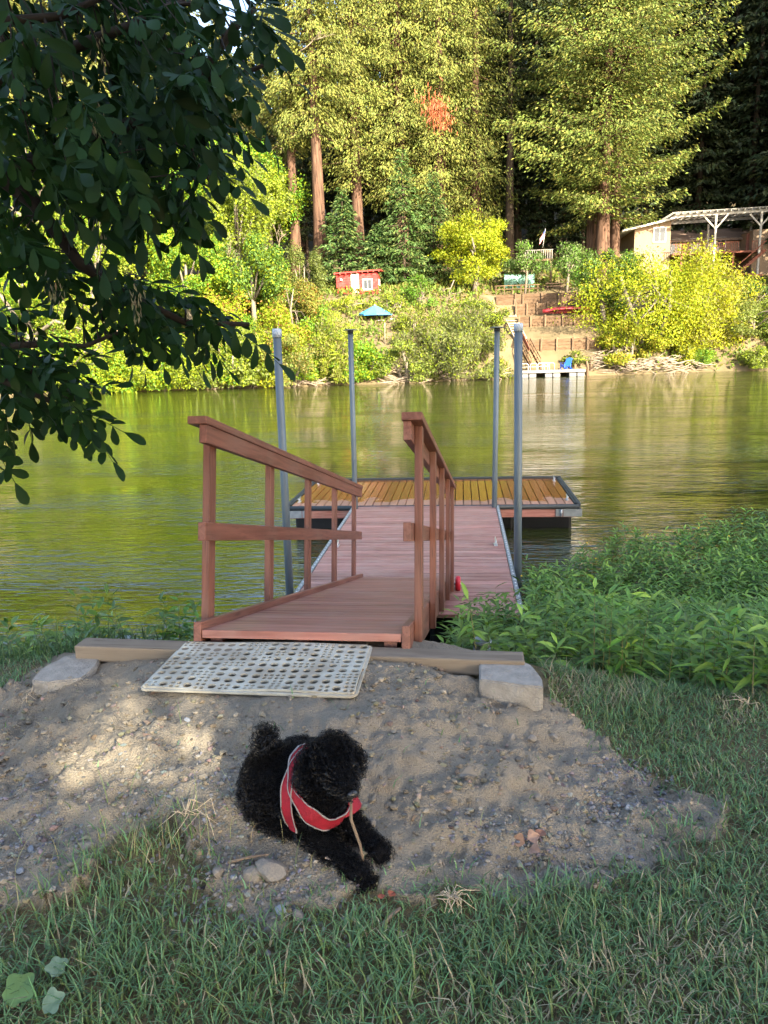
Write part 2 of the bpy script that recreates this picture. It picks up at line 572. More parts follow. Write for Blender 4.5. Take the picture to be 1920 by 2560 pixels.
xs = lines((-240, -50, 8), (-50, 2, 1.2), (2, 16, .5), (16, 60, 1.2), (60, 240, 8))
ys = lines((48, 70, .5), (70, 86, .2), (86, 98, .5), (98, 130, 2), (130, 330, 8))
earth = mat('bank earth', (.155, .115, .065), .95, noise=(.45, (.09, .075, .04)), bump=(6, .6), spec=.1)
tag(grid_mesh('far_bank', xs, ys, far_z, earth), kind='structure')

# ================================================================== VEGETATION MAKERS
BARK = mat('redwood bark', (.125, .072, .047), .95, noise=(2.2, (.04, .024, .017), (3, 3, .25)), bump=(5, 1.0, (5, 5, .4)), spec=.1)
BARKG = mat('grey bark', (.22, .185, .14), .95, noise=(5, (.10, .085, .065), (3, 3, .5)), bump=(9, .8, (4, 4, .5)), spec=.1)
BARKD = mat('dark bark', (.07, .05, .035), .95, noise=(5, (.035, .028, .02), (3, 3, .5)), bump=(9, .8, (4, 4, .5)), spec=.1)
DEADW = mat('bleached deadwood', (.26, .21, .155), .9, noise=(6, (.15, .115, .085)), spec=.1)
LEAF = leaf_mat('foliage', .5, .42, .25)
NEEDLE = leaf_mat('needle foliage', .6, .22, .2)


def trunk_mesh(H, r0, r1, lean=(0, 0), n=10, flare=1.35, wob=.12, seed=0):
    rnd = random.Random(seed); mb = MB(); pts = []; rr = []
    for k in range(13):
        t = k / 12
        pts.append((lean[0] * t + rnd.uniform(-wob, wob) * t, lean[1] * t + rnd.uniform(-wob, wob) * t, H * t - .4))
        rr.append((r0 + (r1 - r0) * t) * (flare if k == 0 else 1.08 if k == 1 else 1))
    mb.tube(pts, rr, n)
    return mb


def conifer(name, label, cat, loc, H, base, R, nb, ns, col, hue, r0, p=.25, droop=.35, upturn=.25, size=.5, aspect=.4, seed=1,
            shape=.8, bark=None, group=None, flat=.16, skirts=None, lean=(0, 0), hang=.35, jit=.35, top=1.0, vsc=.1):
    """trunk, visible boughs, and foliage sprays set along every bough"""
    t = thing(name, label, cat, loc, group=group)
    rnd = random.Random(seed)
    trunk_mesh(H, r0, r0 * .12, lean, seed=seed).build('trunk', bark or BARK, t)
    C = []; D = []; N = []; S = []; BH = []
    limbs = MB()
    for i in range(nb):
        u = ((i + rnd.random()) / nb) ** .9
        h = base + (H - base) * u * top
        if skirts: L = R * np.interp(u, [q[0] for q in skirts], [q[1] for q in skirts])
        else: L = R * (1 - u) ** shape * min(1, .45 + u * 5)
        L *= rnd.uniform(1 - jit, 1.12)
        if L < .4: L = .4
        az = i * 2.39996 + rnd.uniform(-.5, .5)
        dx, dy = math.cos(az), math.sin(az)
        dr = droop * rnd.uniform(.6, 1.4); upn = upturn * rnd.uniform(.5, 1.4)
        ax0 = lean[0] * h / H; ay0 = lean[1] * h / H
        f = lambda q: np.stack([ax0 + dx * L * q, ay0 + dy * L * q, h + L * (-dr * q + upn * q * q)], -1)
        k = max(5, int(ns * L / R * rnd.uniform(.8, 1.2)))
        q = np.sort(RNG.random(k) ** .9) * .95 + .05
        P = f(q)
        side = np.array([-dy, dx, 0.0])
        off = RNG.normal(size=k) * L * flat * (1.15 - q * .8)
        P = P + side[None] * off[:, None]
        P[:, 2] += RNG.normal(size=k) * vsc - np.abs(off) * .25 + RNG.random(k) * .1
        dd = np.array([dx, dy, 0])[None] * (.7 + RNG.random((k, 1)) * .5) + side[None] * (np.sign(off) * RNG.random(k) * 1.1)[:, None]
        dd[:, 2] -= hang * (.4 + RNG.random(k))
        dd += RNG.normal(size=(k, 3)) * .35
        nn = np.array([dx * .35, dy * .35, 1.0])[None] + RNG.normal(size=(k, 3)) * .55
        C.append(P); D.append(dd); N.append(nn); S.append(size * (.55 + RNG.random(k) * .75)); BH.append(np.full(k, rnd.uniform(.82, 1.15)))
        if L > 1.5 and i % 2 == 0:
            qq = np.linspace(0, .85, 5); limbs.tube([tuple(a) for a in f(qq)], [.05 + .012 * L, .04 + .008 * L, .05, .035, .02], 5, False)
    C = np.concatenate(C); D = np.concatenate(D); N = np.concatenate(N); S = np.concatenate(S); BH = np.concatenate(BH)
    V, F = cards(C, D, N, S, S * aspect, fold=.1, mid=.5, droop=.15)
    c = tints(col, len(C), .14, hue, p) * BH[:, None]
    np_mesh('crown', V, F, NEEDLE, t, np.repeat(c, 4, 0))
    if limbs.v: tag(limbs.build('boughs', bark or BARK, t), kind='stuff')
    return t


def leafy(name, label, cat, loc, w, d, h, z0, nblob, nleaf, col, hue=None, p=.3, size=.3, seed=1, group=None, trunk=True,
          bark=None, blob=.26, low=.0, aspect=.62, droop=.4, stems=1, irregular=.25):
    """broadleaf crown or shrub: leaf clumps filling an uneven ellipsoid of half-widths w, d and height h from z0"""
    t = thing(name, label, cat, loc, group=group)
    rnd = random.Random(seed)
    cz = z0 + h / 2
    B = []
    for i in range(nblob):
        while True:
            v = Vector((rnd.gauss(0, 1), rnd.gauss(0, 1), rnd.gauss(0, 1))).normalized() * rnd.uniform(.35, 1) ** .5
            if v.z > -.92 + low * .9: break
        k = 1 + irregular * (2 * float(vnoise(np.array([v.x * 2 + seed * 7.3]), np.array([v.y * 2 + v.z * 3.1]), seed)[0]) - 1)
        B.append((v.x * w * .8 * k, v.y * d * .8 * k, cz + v.z * h / 2 * .82 * k, rnd.uniform(.65, 1.3) * blob, rnd.uniform(.8, 1.18)))
    B = np.array(B)
    idx = RNG.integers(0, nblob, nleaf)
    u = rdir(nleaf); rr = (.35 + .7 * RNG.random(nleaf) ** .6)[:, None]
    sc = np.array([w, d, h * .5])[None] * B[idx, 3:4]
    C = B[idx, :3] + u * rr * sc * (1 + .15 * RNG.normal(size=(nleaf, 1)))
    ok_ = C[:, 2] > .02
    C = C[ok_]; u = u[ok_]; idx = idx[ok_]; nleaf = len(C)
    N = u + RNG.normal(size=(nleaf, 3)) * .55; N[:, 2] += .35
    D = RNG.normal(size=(nleaf, 3)); D[:, 2] -= droop
    S = size * (.55 + .8 * RNG.random(nleaf))
    V, F = cards(C, D, N, S, S * aspect, fold=.12, mid=.45)
    c = tints(col, nleaf, .15, hue, p) * B[idx, 4:5]
    np_mesh('crown', V, F, LEAF, t, np.repeat(c, 4, 0))
    if trunk:
        mb = MB()
        for s in range(stems):
            a = s * 2.4 + rnd.random(); ro = 0 if stems == 1 else rnd.uniform(.1, .25) * w
            bx, by = math.cos(a) * ro * .4, math.sin(a) * ro * .4
            top = (math.cos(a) * ro * 2, math.sin(a) * ro * 2, z0 + h * rnd.uniform(.5, .75))
            r = max(.05, .05 * w) / (1 if stems == 1 else 1.6)
            mid = ((bx + top[0]) / 2 + rnd.uniform(-.1, .1) * w, (by + top[1]) / 2, top[2] * .5)
            mb.tube([(bx, by, -.3), mid, top], [r * 1.3, r, r * .4], 7)
            for k in range(5):
                g = B[rnd.randrange(nblob)]
                mb.tube([mid, ((mid[0] + g[0]) / 2, (mid[1] + g[1]) / 2, (mid[2] + g[2]) / 2 + .08 * h), (g[0], g[1], g[2])], [r * .6, r * .4, r * .12], 5)
        mb.build('trunk' if stems == 1 else 'stems', bark or BARKG, t)
    return t

# ================================================================== FAR BANK: TREES
def base_at(px, Y):
    x = at(px, 860, Y).x
    return Vector((x, Y, fz(x, Y)))


def zpx(px, py, Y): return at(px, py, Y).z


RW = (.105, .118, .028); RW_Y = (.20, .17, .035)
G_RED = 'tall redwoods on the far bank'
# the broad redwood to the left of the house
b = base_at(1498, 92)
conifer('redwood_tree', 'broad sunlit redwood with sweeping boughs and a thick red trunk left of the house', 'tree', b, 46, zpx(1498, 535, 92) - b.z, 13.2, 230, 520,
        (.115, .150, .030), (.19, .185, .038), .86, p=.25, droop=.34, upturn=.40, size=.42, aspect=.45, seed=5, shape=.62, group=G_RED, flat=.2,
        skirts=[(0, .5), (.05, .72), (.16, .98), (.28, .92), (.4, 1.0), (.55, .92), (.8, .6), (1, .1)], jit=.55, hang=.5, vsc=.22)
conifer('redwood_tree', 'dark redwood trunk close on the left of the broad redwood by the house', 'tree', base_at(1470, 94.2), 44, 16, 5, 60, 90, RW, RW_Y, .62, seed=7, group=G_RED, size=.42)
b2 = base_at(1528, 93.5)
conifer('redwood_tree', 'slimmer redwood trunk standing close against the broad redwood by the house', 'tree', b2, 44, 18, 5, 60, 60,
        RW, RW_Y, .62, seed=6, group=G_RED, size=.45)
# the crowded redwoods in the middle
mids = [(752, 92, 40, 15.0, 4.2, 110, 95, .72, 'redwood with a thin airy crown against the sky, leftmost of the row', 3),
        (812, 90, 44, 16.5, 5.6, 150, 120, .85, 'redwood with a long bare straight trunk rising behind the red shed', 8),
        (905, 95, 46, 11.0, 6.2, 170, 130, .8, 'redwood with drooping olive crown just right of the bare trunk', 12),
        (1010, 96, 48, 8.5, 6.6, 180, 135, .9, 'redwood with dense hanging foliage above the young firs', 15),
        (1105, 97, 50, 5.5, 7.4, 210, 140, .95, 'full redwood with a rust-red dead bough in its crown', 19),
        (1190, 99, 46, 4.5, 5.6, 140, 110, .8, 'redwood with low drooping boughs above the yellow tree', 23)]
MID = {}
for px, Y, H, cb, R, nb, ns, r0, lab, sd in mids:
    b = base_at(px, Y)
    MID[px] = conifer('redwood_tree', lab, 'tree', b, H, cb, R, int(nb * 1.2), int(ns * 1.55), (.135, .158, .034), (.19, .19, .04), r0, p=.3, droop=.55, upturn=.22, size=.42,
                      aspect=.4, seed=sd, shape=.5, group=G_RED, flat=.2, hang=1.1, jit=.55, vsc=.4,
                      skirts=[(0, .45), (.08, .85), (.25, 1), (.5, .95), (.8, .6), (1, .1)])
# the rust-red dead bough
q = at(1092, 275, 90.5) - MID[1105].location
n = 420
C = np.array(q)[None] + RNG.normal(size=(n, 3)) * np.array([.75, .5, .95])[None]; C[:, 0] += (C[:, 2] - q.z) * -.35
V, F = cards(C, np.array([[0, 0, -1.0]]) + RNG.normal(size=(n, 3)) * .4, RNG.normal(size=(n, 3)), .45 + .3 * RNG.random(n), .1 + .08 * RNG.random(n))
tag(np_mesh('dead_bough', V, F, NEEDLE, MID[1105], np.repeat(tints((.33, .10, .045), n), 4, 0)), 'rust-red dead bough', kind='stuff')

# bare trunk in the dark gap
for px, Y, lab in ((1272, 100, 'dark slender redwood trunk in the gap left of the broad redwood'),):
    conifer('redwood_tree', lab, 'tree', base_at(px, Y), 44, 17, 4.5, 90, 70, (.05, .065, .022), None, .6, seed=31, group=G_RED, bark=BARKD)

# young firs
firs = [(1015, 86, 372, 5.2, 'tall young fir with tiered green boughs left of the yellow tree', 41, (.055, .10, .024)),
        (1088, 88, 430, 4.4, 'young fir directly behind the yellow tree', 42, (.06, .10, .026)),
        (868, 87, 470, 4.6, 'young fir between the two bare redwood trunks', 43, (.05, .095, .024)),
        (952, 85.5, 560, 3.6, 'short dense young fir just right of the red shed', 44, (.05, .095, .026))]
for px, Y, top, R, lab, sd, col in firs:
    b = base_at(px, Y)
    conifer('fir_tree', lab, 'tree', b, zpx(px, top, Y) - b.z, .5, R, 130, 75, col, (.11, .14, .035), .22, p=.2, droop=.28, upturn=.12, size=.5, aspect=.4,
            seed=sd, shape=.85, bark=BARKD, group='young firs between the redwoods', flat=.22, hang=.35, jit=.3)

# dark wood on the hillside behind: copies of two firs
DK_SHADE = (.030, .045, .018)  # deep fir green, darkened further to put the wood's shade into the colour
proto = [conifer('forest_fir', 'dark conifer in the shaded wood behind', 'tree', (0, 0, 0), 40, 4, 6.0, 170, 75, DK_SHADE, (.05, .06, .02), .5, droop=.4, upturn=.15, size=.85,
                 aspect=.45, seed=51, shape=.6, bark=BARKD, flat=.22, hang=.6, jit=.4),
         conifer('forest_fir', 'dark conifer in the shaded wood behind', 'tree', (0, 0, 0), 46, 9, 6.6, 170, 75, DK_SHADE, (.05, .06, .02), .55, droop=.45, upturn=.2, size=.85,
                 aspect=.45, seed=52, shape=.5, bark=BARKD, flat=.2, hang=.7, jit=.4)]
spots = []
for px, Y, s in [(1600, 106, 1.0), (1660, 111, 1.05), (1725, 107, .95), (1790, 112, 1.1), (1850, 106, 1.0), (1915, 110, 1.05), (1990, 107, 1.1), (2070, 112, 1.0),
                 (1560, 118, 1.1), (1640, 122, 1.1), (1705, 120, 1.15), (1770, 124, 1.1), (1840, 121, 1.2), (1900, 124, 1.2), (1975, 122, 1.2),
                 (1400, 112, 1.05), (1455, 118, 1.1), (1330, 110, 1.0), (1290, 116, 1.05), (1235, 112, 1.0), (1180, 116, 1.1), (1120, 112, 1.05),
                 (1060, 114, 1.0), (985, 112, 1.0), (930, 118, 1.0), (1370, 126, 1.2), (1250, 128, 1.2), (1130, 128, 1.15), (1010, 126, 1.05), (880, 112, .75),
                 (1235, 103, .5), (1290, 105, .55), (1345, 104, .5), (1150, 105, .5), (1050, 104, .5), (960, 103, .45), (880, 103, .42), (700, 104, .4), (640, 105, .42), (780, 105, .42), (1405, 104, .5), (1450, 103, .48), (1500, 130, 1.25), (1610, 134, 1.25), (1720, 136, 1.3), (1830, 138, 1.3), (1930, 138, 1.3)]:
    spots.append((px, Y, s))
LABS = ['shaded dark conifer in the wood above the house', 'shaded dark conifer in the gap behind the redwoods']
for i, (px, Y, s) in enumerate(spots):
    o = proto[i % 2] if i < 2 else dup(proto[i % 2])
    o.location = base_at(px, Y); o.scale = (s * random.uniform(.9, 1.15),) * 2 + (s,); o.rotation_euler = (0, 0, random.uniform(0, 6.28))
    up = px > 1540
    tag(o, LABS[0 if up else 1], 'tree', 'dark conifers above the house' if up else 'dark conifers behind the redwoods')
# tall conifers on the slope right of the picture: their shade falls on the wood behind the house
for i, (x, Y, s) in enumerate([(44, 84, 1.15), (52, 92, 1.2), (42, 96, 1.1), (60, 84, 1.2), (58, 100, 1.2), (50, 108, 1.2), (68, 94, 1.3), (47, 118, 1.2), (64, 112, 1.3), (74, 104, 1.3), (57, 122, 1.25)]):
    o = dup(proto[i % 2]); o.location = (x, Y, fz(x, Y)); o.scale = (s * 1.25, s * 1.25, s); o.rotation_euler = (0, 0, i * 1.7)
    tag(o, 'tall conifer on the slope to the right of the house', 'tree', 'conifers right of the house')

# broadleaf trees and shrubs: px, top, bottom, half-width px, Y, kind, colour, second colour, share
YG = (.215, .275, .014); BG = (.095, .205, .018); OL = (.135, .170, .032); GO = (.285, .300, .012); PA = (.12, .165, .055); OR = (.27, .14, .035)
shr = [
    (60, 560, 985, 190, 67, 'leafy_tree', YG, BG, .4, 'yellow-green tree at the water behind the overhanging branch tips, far left'),
    (250, 470, 978, 150, 70, 'leafy_tree', (.17, .205, .024), YG, .4, 'bright leafy tree at the far shore behind the dark foreground leaves'),
    (170, 800, 990, 170, 62.5, 'shrub', YG, BG, .3, 'bright yellow-green shrub at the waterline on the far left'),
    (400, 800, 972, 120, 66, 'shrub', YG, OL, .3, 'yellow-green shrub at the waterline left of the olive shrub'),
    (560, 790, 968, 120, 67, 'shrub', OL, YG, .3, 'olive shrub at the waterline left of the tall left pole'),
    (720, 830, 965, 105, 67, 'shrub', OL, (.2, .17, .04), .4, 'olive and tan shrub at the waterline between the two left poles'),
    (480, 560, 800, 130, 74, 'leafy_tree', BG, YG, .45, 'green and yellow maple right of the dark foreground leaves'),
    (640, 560, 800, 110, 75, 'leafy_tree', (.08, .15, .022), YG, .25, 'rich green leafy tree left of the red shed'),
    (400, 300, 640, 170, 82, 'leafy_tree', YG, BG, .5, 'tall sunlit yellow-green tree behind the dark foreground leaves'),
    (570, 340, 620, 120, 84, 'leafy_tree', BG, YG, .4, 'tall bright tree left of the airy redwood'),
    (660, 400, 560, 90, 86, 'leafy_tree', (.17, .22, .022), YG, .4, 'bright maple crown in front of the leftmost redwood trunk'),
    (120, 250, 640, 240, 84, 'leafy_tree', YG, BG, .4, 'tall sunlit tree at the upper left behind the dark leaves'),
    (560, 690, 850, 90, 71, 'shrub', YG, OR, .25, 'shrub with orange-tinged leaves above the olive waterline shrub'),
    (735, 640, 800, 85, 76, 'shrub', (.17, .18, .03), OR, .18, 'mixed green and rusty shrub just left of the red shed'),
    (765, 590, 700, 65, 81, 'shrub', (.10, .125, .03), OL, .4, 'shrub growing round the foot of the bare redwood trunk'),
    (690, 760, 900, 80, 70, 'shrub', YG, OR, .2, 'yellowing shrub behind the tall left pole'),
    (845, 760, 940, 65, 70, 'reed_clump', (.19, .20, .045), YG, .4, 'pale tall reed clump below the blue umbrella'),
    (1035, 745, 850, 50, 75, 'shrub', (.15, .17, .035), YG, .3, 'shrub right of the blue umbrella'),
    (1015, 840, 955, 80, 69.5, 'shrub', OL, YG, .2, 'small olive willow at the shore right of the landing'),
    (1125, 765, 955, 130, 71, 'willow_shrub', (.125, .14, .045), YG, .2, 'large feathery willow shrub at the shore left of the stairs'),
    (1185, 735, 850, 85, 76, 'shrub', (.115, .15, .026), YG, .3, 'rounded green bush above the willow beside the timber walls'),
    (1185, 520, 715, 112, 84, 'leafy_tree', GO, YG, .5, 'round brilliant yellow-green tree below the young firs'),
    (1310, 600, 702, 52, 87, 'leafy_tree', PA, BG, .3, 'small pale green tree beside the round yellow tree'),
    (1412, 598, 712, 58, 87, 'leafy_tree', PA, BG, .3, 'small pale green tree under the broad redwood'),
    (1510, 600, 800, 105, 79, 'leafy_tree', (.085, .125, .028), BG, .3, 'darker green tree at the left edge of the golden bush'),
    (1630, 580, 915, 175, 76, 'golden_bush', GO, YG, .45, 'huge golden bush in front of the house'),
    (1745, 600, 900, 120, 77, 'golden_bush', GO, (.20, .19, .04), .3, 'golden bush right behind the huge one, reaching below the house deck'),
    (1560, 800, 900, 75, 74, 'golden_bush', (.27, .25, .024), YG, .3, 'low bright yellow bush hanging over the bank beside the timber walls'),
    (1860, 740, 925, 100, 78, 'shrub', (.15, .18, .035), OL, .3, 'light green shrub at the waterline below the hedge, far right'),
    (1960, 730, 925, 90, 79, 'shrub', (.15, .18, .035), YG, .3, 'light green shrub at the right picture edge'),
    (1900, 690, 760, 75, 84, 'hedge', (.045, .085, .02), BG, .2, 'dark green hedge below the house stairs'),
    (868, 738, 800, 62, 79.5, 'shrub', YG, (.2, .19, .04), .3, 'yellow-green bush just below the red shed door'),
    (985, 728, 778, 48, 79, 'shrub', (.16, .19, .03), YG, .3, 'bush right of and below the red shed'),
    (800, 770, 880, 70, 74, 'shrub', BG, YG, .4, 'green bush left of the blue umbrella'),
    (1050, 690, 770, 50, 80, 'shrub', BG, OL, .3, 'green bush under the young fir, left of the rounded bush'),
    (1450, 880, 930, 40, 73.5, 'shrub', (.13, .15, .035), YG, .3, 'small low shrub at the bank right of the floating landing'),
    (1245, 880, 945, 35, 71, 'shrub', (.15, .15, .04), YG, .3, 'small thin shrub beside the landing stairs'),
]
GRP = {'leafy_tree': 'leafy trees on the far bank', 'shrub': 'shrubs on the far bank', 'golden_bush': 'golden bushes before the house'}
for i, (px, top, bot, hw, Y, kind, col, hue, p, lab) in enumerate(shr):
    if at(px, 860, Y).x < 2:
        dS = Y - 69; Y = 69.0
        for _ in range(6): Y = float(shore(np.array([at(px, 860, Y).x]))[0]) + (.25 if bot >= 940 else dS)
    zt = zpx(px, top, Y); zb = zpx(px, bot, Y)
    w = hw * Y / FPX * (1.18 if bot >= 900 else 1.05)
    x = at(px, 860, Y).x
    g = fz(x, Y)
    base = Vector((x, Y, g))
    z0 = max(zb - g, 0.0) if kind == 'leafy_tree' else min(0.0, zb - g)
    hgt = zt - g - z0
    if kind != 'leafy_tree': z0 = -.35 * (zt - g); hgt = 1.35 * (zt - g)
    area = w * hgt
    nl = int(min(9000 if px < 330 else 22000, max(2000, area * 340)))
    sz = .225 if kind in ('leafy_tree', 'golden_bush') else .20
    if kind == 'willow_shrub' or kind == 'reed_clump':
        leafy(kind, lab, 'shrub', base, w, w * .8, hgt, z0, 45, int(nl * 1.5), col, hue, p, size=.34, aspect=.25, seed=i + 100, droop=-.8, trunk=True, stems=4, blob=.22)
    else:
        leafy(kind, lab, 'tree' if kind == 'leafy_tree' else 'shrub', base, w, w * .8, hgt, z0, max(18, int(area * .9)), nl, col, hue, p, size=sz, seed=i + 100,
              group=GRP.get(kind), stems=1 if kind == 'leafy_tree' else 3, blob=.3 if area < 15 else .22, low=.1)

# filler growth: shrubs crowding the bank and tall trees behind, copies of a few of each
fp = [leafy('bank_shrub', 'x', 'shrub', (0, 0, 0), 2.6, 2.2, 4.4, -1.1, 38, 7500, c_, h_, .35, size=.21, seed=300 + k, stems=3, blob=.28) for k, (c_, h_) in enumerate(((YG, BG), (BG, YG), (OL, YG), (GO, OL)))]
tp = [leafy('bank_tree', 'x', 'tree', (0, 0, 0), 4.2, 3.8, 9.5, 3.0, 80, 15000, c_, h_, .4, size=.24, seed=320 + k, blob=.22) for k, (c_, h_) in enumerate(((YG, BG), (BG, YG), (OL, YG)))]
used = set()


def put(pr, x, Y, s, lab, cat, grp):
    o = pr if pr not in used else dup(pr)
    used.add(pr)
    o.location = (x, Y, fz(x, Y)); o.scale = (s * random.uniform(.9, 1.2), s, s * random.uniform(.85, 1.2)); o.rotation_euler = (0, 0, random.uniform(0, 6.28))
    return tag(o, lab, cat, grp)


rnd = random.Random(77)
for k in range(58):
    x = rnd.uniform(-47, -6.5); dS = rnd.choice([.3, .3, 2.5, 5, 8, 11, 14]) + rnd.uniform(-.3, .8)
    if x > -14 and dS > 2: continue
    put(fp[k % 4], x, float(shore(np.array([x]))[0]) + dS, rnd.uniform(.75, 1.25), 'leafy shrub crowding the left half of the far bank', 'shrub', 'shrubs crowding the left far bank')
for k in range(12):
    x = rnd.uniform(16, 40); dS = rnd.choice([.6, 3, 6]) + rnd.uniform(-.4, .6)
    put(fp[(k * 3) % 4], x, float(shore(np.array([x]))[0]) + dS, rnd.uniform(.6, .9), 'leafy shrub on the far bank below the house', 'shrub', 'shrubs below the house')
for k in range(26):
    x = rnd.uniform(-52, -21); dS = rnd.uniform(8, 30)
    s = rnd.uniform(.9, 1.5)
    put(tp[k % 3], x, float(shore(np.array([x]))[0]) + dS, s, 'sunlit leafy tree rising behind the left far bank', 'tree', 'leafy trees behind the left far bank')
# tall conifers on the left slope, mostly behind the overhanging tree
for i, (px, Y, s) in enumerate([(600, 118, .78), (520, 112, .9), (440, 108, 1.0), (350, 112, 1.05), (260, 106, 1.05), (170, 112, 1.1), (80, 106, 1.1), (-20, 112, 1.15), (-120, 104, 1.1), (300, 122, 1.15), (140, 124, 1.2), (-60, 122, 1.2), (480, 124, .95), (700, 122, .8), (770, 116, .72), (660, 112, .7), (835, 120, .8), (-220, 110, 1.2)]):
    b = base_at(px, Y)
    if i == 0:
        lp = conifer('slope_conifer', 'x', 'tree', b, 42, 8, 5.6, 190, 85, (.105, .12, .03), (.17, .16, .035), .5, droop=.5, upturn=.2, size=.8, aspect=.42, seed=61, shape=.5, flat=.2, hang=.9, jit=.45, vsc=.4); o = lp
    else: o = dup(lp)
    o.location = b; o.scale = (s * 1.1, s * 1.1, s); o.rotation_euler = (0, 0, i * 2.1)
    tag(o, 'tall olive conifer on the slope at the upper left', 'tree', 'conifers on the upper left slope')

# undergrowth on the slope and bank: one mass
n = 42000
X = RNG.uniform(-60, 55, n); Dd = RNG.uniform(.1, 30, n); Yy = shore(X) + Dd
k = ~((X > 3.2) & (X < 14.0) & (Dd < 17)) & ~((np.abs(X + 4.9) < 1.5) & (Dd < 8))
X, Yy = X[k], Yy[k]; n = len(X)
Z = far_z(X, Yy)
C = np.stack([X, Yy, Z + RNG.random(n) * .5], -1)
V, F = cards(C, RNG.normal(size=(n, 3)) + np.array([[0, -.3, .8]]), RNG.normal(size=(n, 3)) + np.array([[0, -.6, .6]]), .35 + .35 * RNG.random(n), .16 + .16 * RNG.random(n))
tag(np_mesh('undergrowth', V, F, LEAF, None, np.repeat(tints((.12, .175, .025), n, .2, (.19, .17, .04), .3), 4, 0)), 'low undergrowth covering the far bank', 'undergrowth', kind='stuff')

# dead bleached branches
def dead_branch(px, py, Y, sc, lab, seed, ang=0):
    rnd = random.Random(seed); mb = MB()

    def grow(p, d, L, r, k):
        e = p + d * L
        mid = p + d * L * .5 + Vector((rnd.uniform(-1, 1), rnd.uniform(-1, 1), rnd.uniform(-1, 1))) * L * .08
        mb.tube([p, mid, e], [r, r * .8, r * .55], 5)
        if k:
            for _ in range(3):
                dd = (d + Vector((rnd.uniform(-1, 1), rnd.uniform(-.6, .6), rnd.uniform(-.7, 1)))* .8).normalized()
                grow(p + d * L * rnd.uniform(.45, 1), dd, L * rnd.uniform(.5, .75), r * .55, k - 1)
    grow(Vector((0, 0, 0)), Vector((math.cos(ang), -.3, math.sin(ang))).normalized(), sc, .05 * sc ** .5, 3)
    o = mb.build('dead_branch', DEADW, None, at(px, py, Y))
    tag(o, lab, 'branch', 'bleached dead branches')


dead_branch(560, 700, 69, 1.9, 'bleached bare branch above the olive waterline shrub', 3, 1.3)
dead_branch(600, 500, 79, 2.0, 'pale bare branch curling beside the leftmost redwood trunk', 4, .5)
dead_branch(690, 640, 74, 1.6, 'pale bare twiggy branch left of the red shed', 6, 1.2)
dead_branch(745, 130, 87, 2.0, 'pale bare branch high in the airy redwood', 8, .4)
dead_branch(1135, 700, 81, 1.4, 'grey drooping twigs at the left of the round yellow tree', 9, -2.0)

# driftwood and exposed roots along the waterline
G_DR = 'driftwood along the far waterline'
def drift(pxa, pxb, lab, seed, nb, hh=.5):
    rnd = random.Random(seed); mb = MB()
    c = base_at((pxa + pxb) / 2, 70)
    for _ in range(nb):
        px = rnd.uniform(pxa, pxb)
        x = at(px, 900, 70).x; y = float(shore(np.array([x]))[0]) + rnd.uniform(-.5, .9)
        z = max(.05, fz(x, y)) + rnd.uniform(0, hh)
        a = rnd.choice([0, math.pi]) + rnd.gauss(0, .45); L = rnd.uniform(.6, 2.2)
        d = Vector((math.cos(a), math.sin(a) * .5, rnd.gauss(-.12, .3)))
        p = Vector((x, y, z)) - c
        mb.tube([p - d * L * .5, p + Vector((0, 0, rnd.uniform(-.1, .2))), p + d * L * .5], [.025, .045, .012], 5)
    tag(mb.build('driftwood', DEADW, None, c), lab, 'driftwood', G_DR)


drift(740, 885, 'tangle of bleached driftwood at the water below the left shrubs', 1, 70)
drift(960, 1120, 'exposed roots and driftwood under the feathery willow', 2, 55)
drift(1120, 1265, 'exposed roots between the willow and the landing', 3, 50)
drift(1500, 1640, 'tangled driftwood under the golden bush', 4, 110, 1.0)
drift(1640, 1800, 'long tangled driftwood right of the golden bush', 5, 110, 1.0)
drift(560, 720, 'thin driftwood under the olive shrub', 6, 40)

# ================================================================== FAR BANK: BUILT THINGS
TIMB = wood_mat('weathered timber', (.135, .085, .048), (.08, .048, .027), (1.5, 12, 12), .85, False, .1)
TIMD = wood_mat('timber post', (.16, .105, .062), (.09, .058, .035), (12, 12, 1.5), .85, False, .1)
WHITE = mat('white paint', (.62, .61, .58), .5, noise=(8, (.52, .5, .46)))
GLASS = mat('dark window glass', (.03, .035, .04), .06, spec=.6)
REDW = wood_mat('red board siding', (.48, .035, .03), (.38, .028, .025), (1.5, 10, 10), .6, False, .2, .08)
TAN = mat('tan house wall', (.25, .175, .115), .85, noise=(1.2, (.225, .16, .105)), spec=.15)
SHING = mat('brown roof shingle', (.20, .14, .10), .9, noise=(6, (.13, .09, .07), (1, 4, 1)), bump=(20, .5, (1, 4, 1)), spec=.1)
DARKRED = wood_mat('dark red deck timber', (.22, .075, .045), (.15, .05, .03), (2, 10, 10), .75, False, .15)


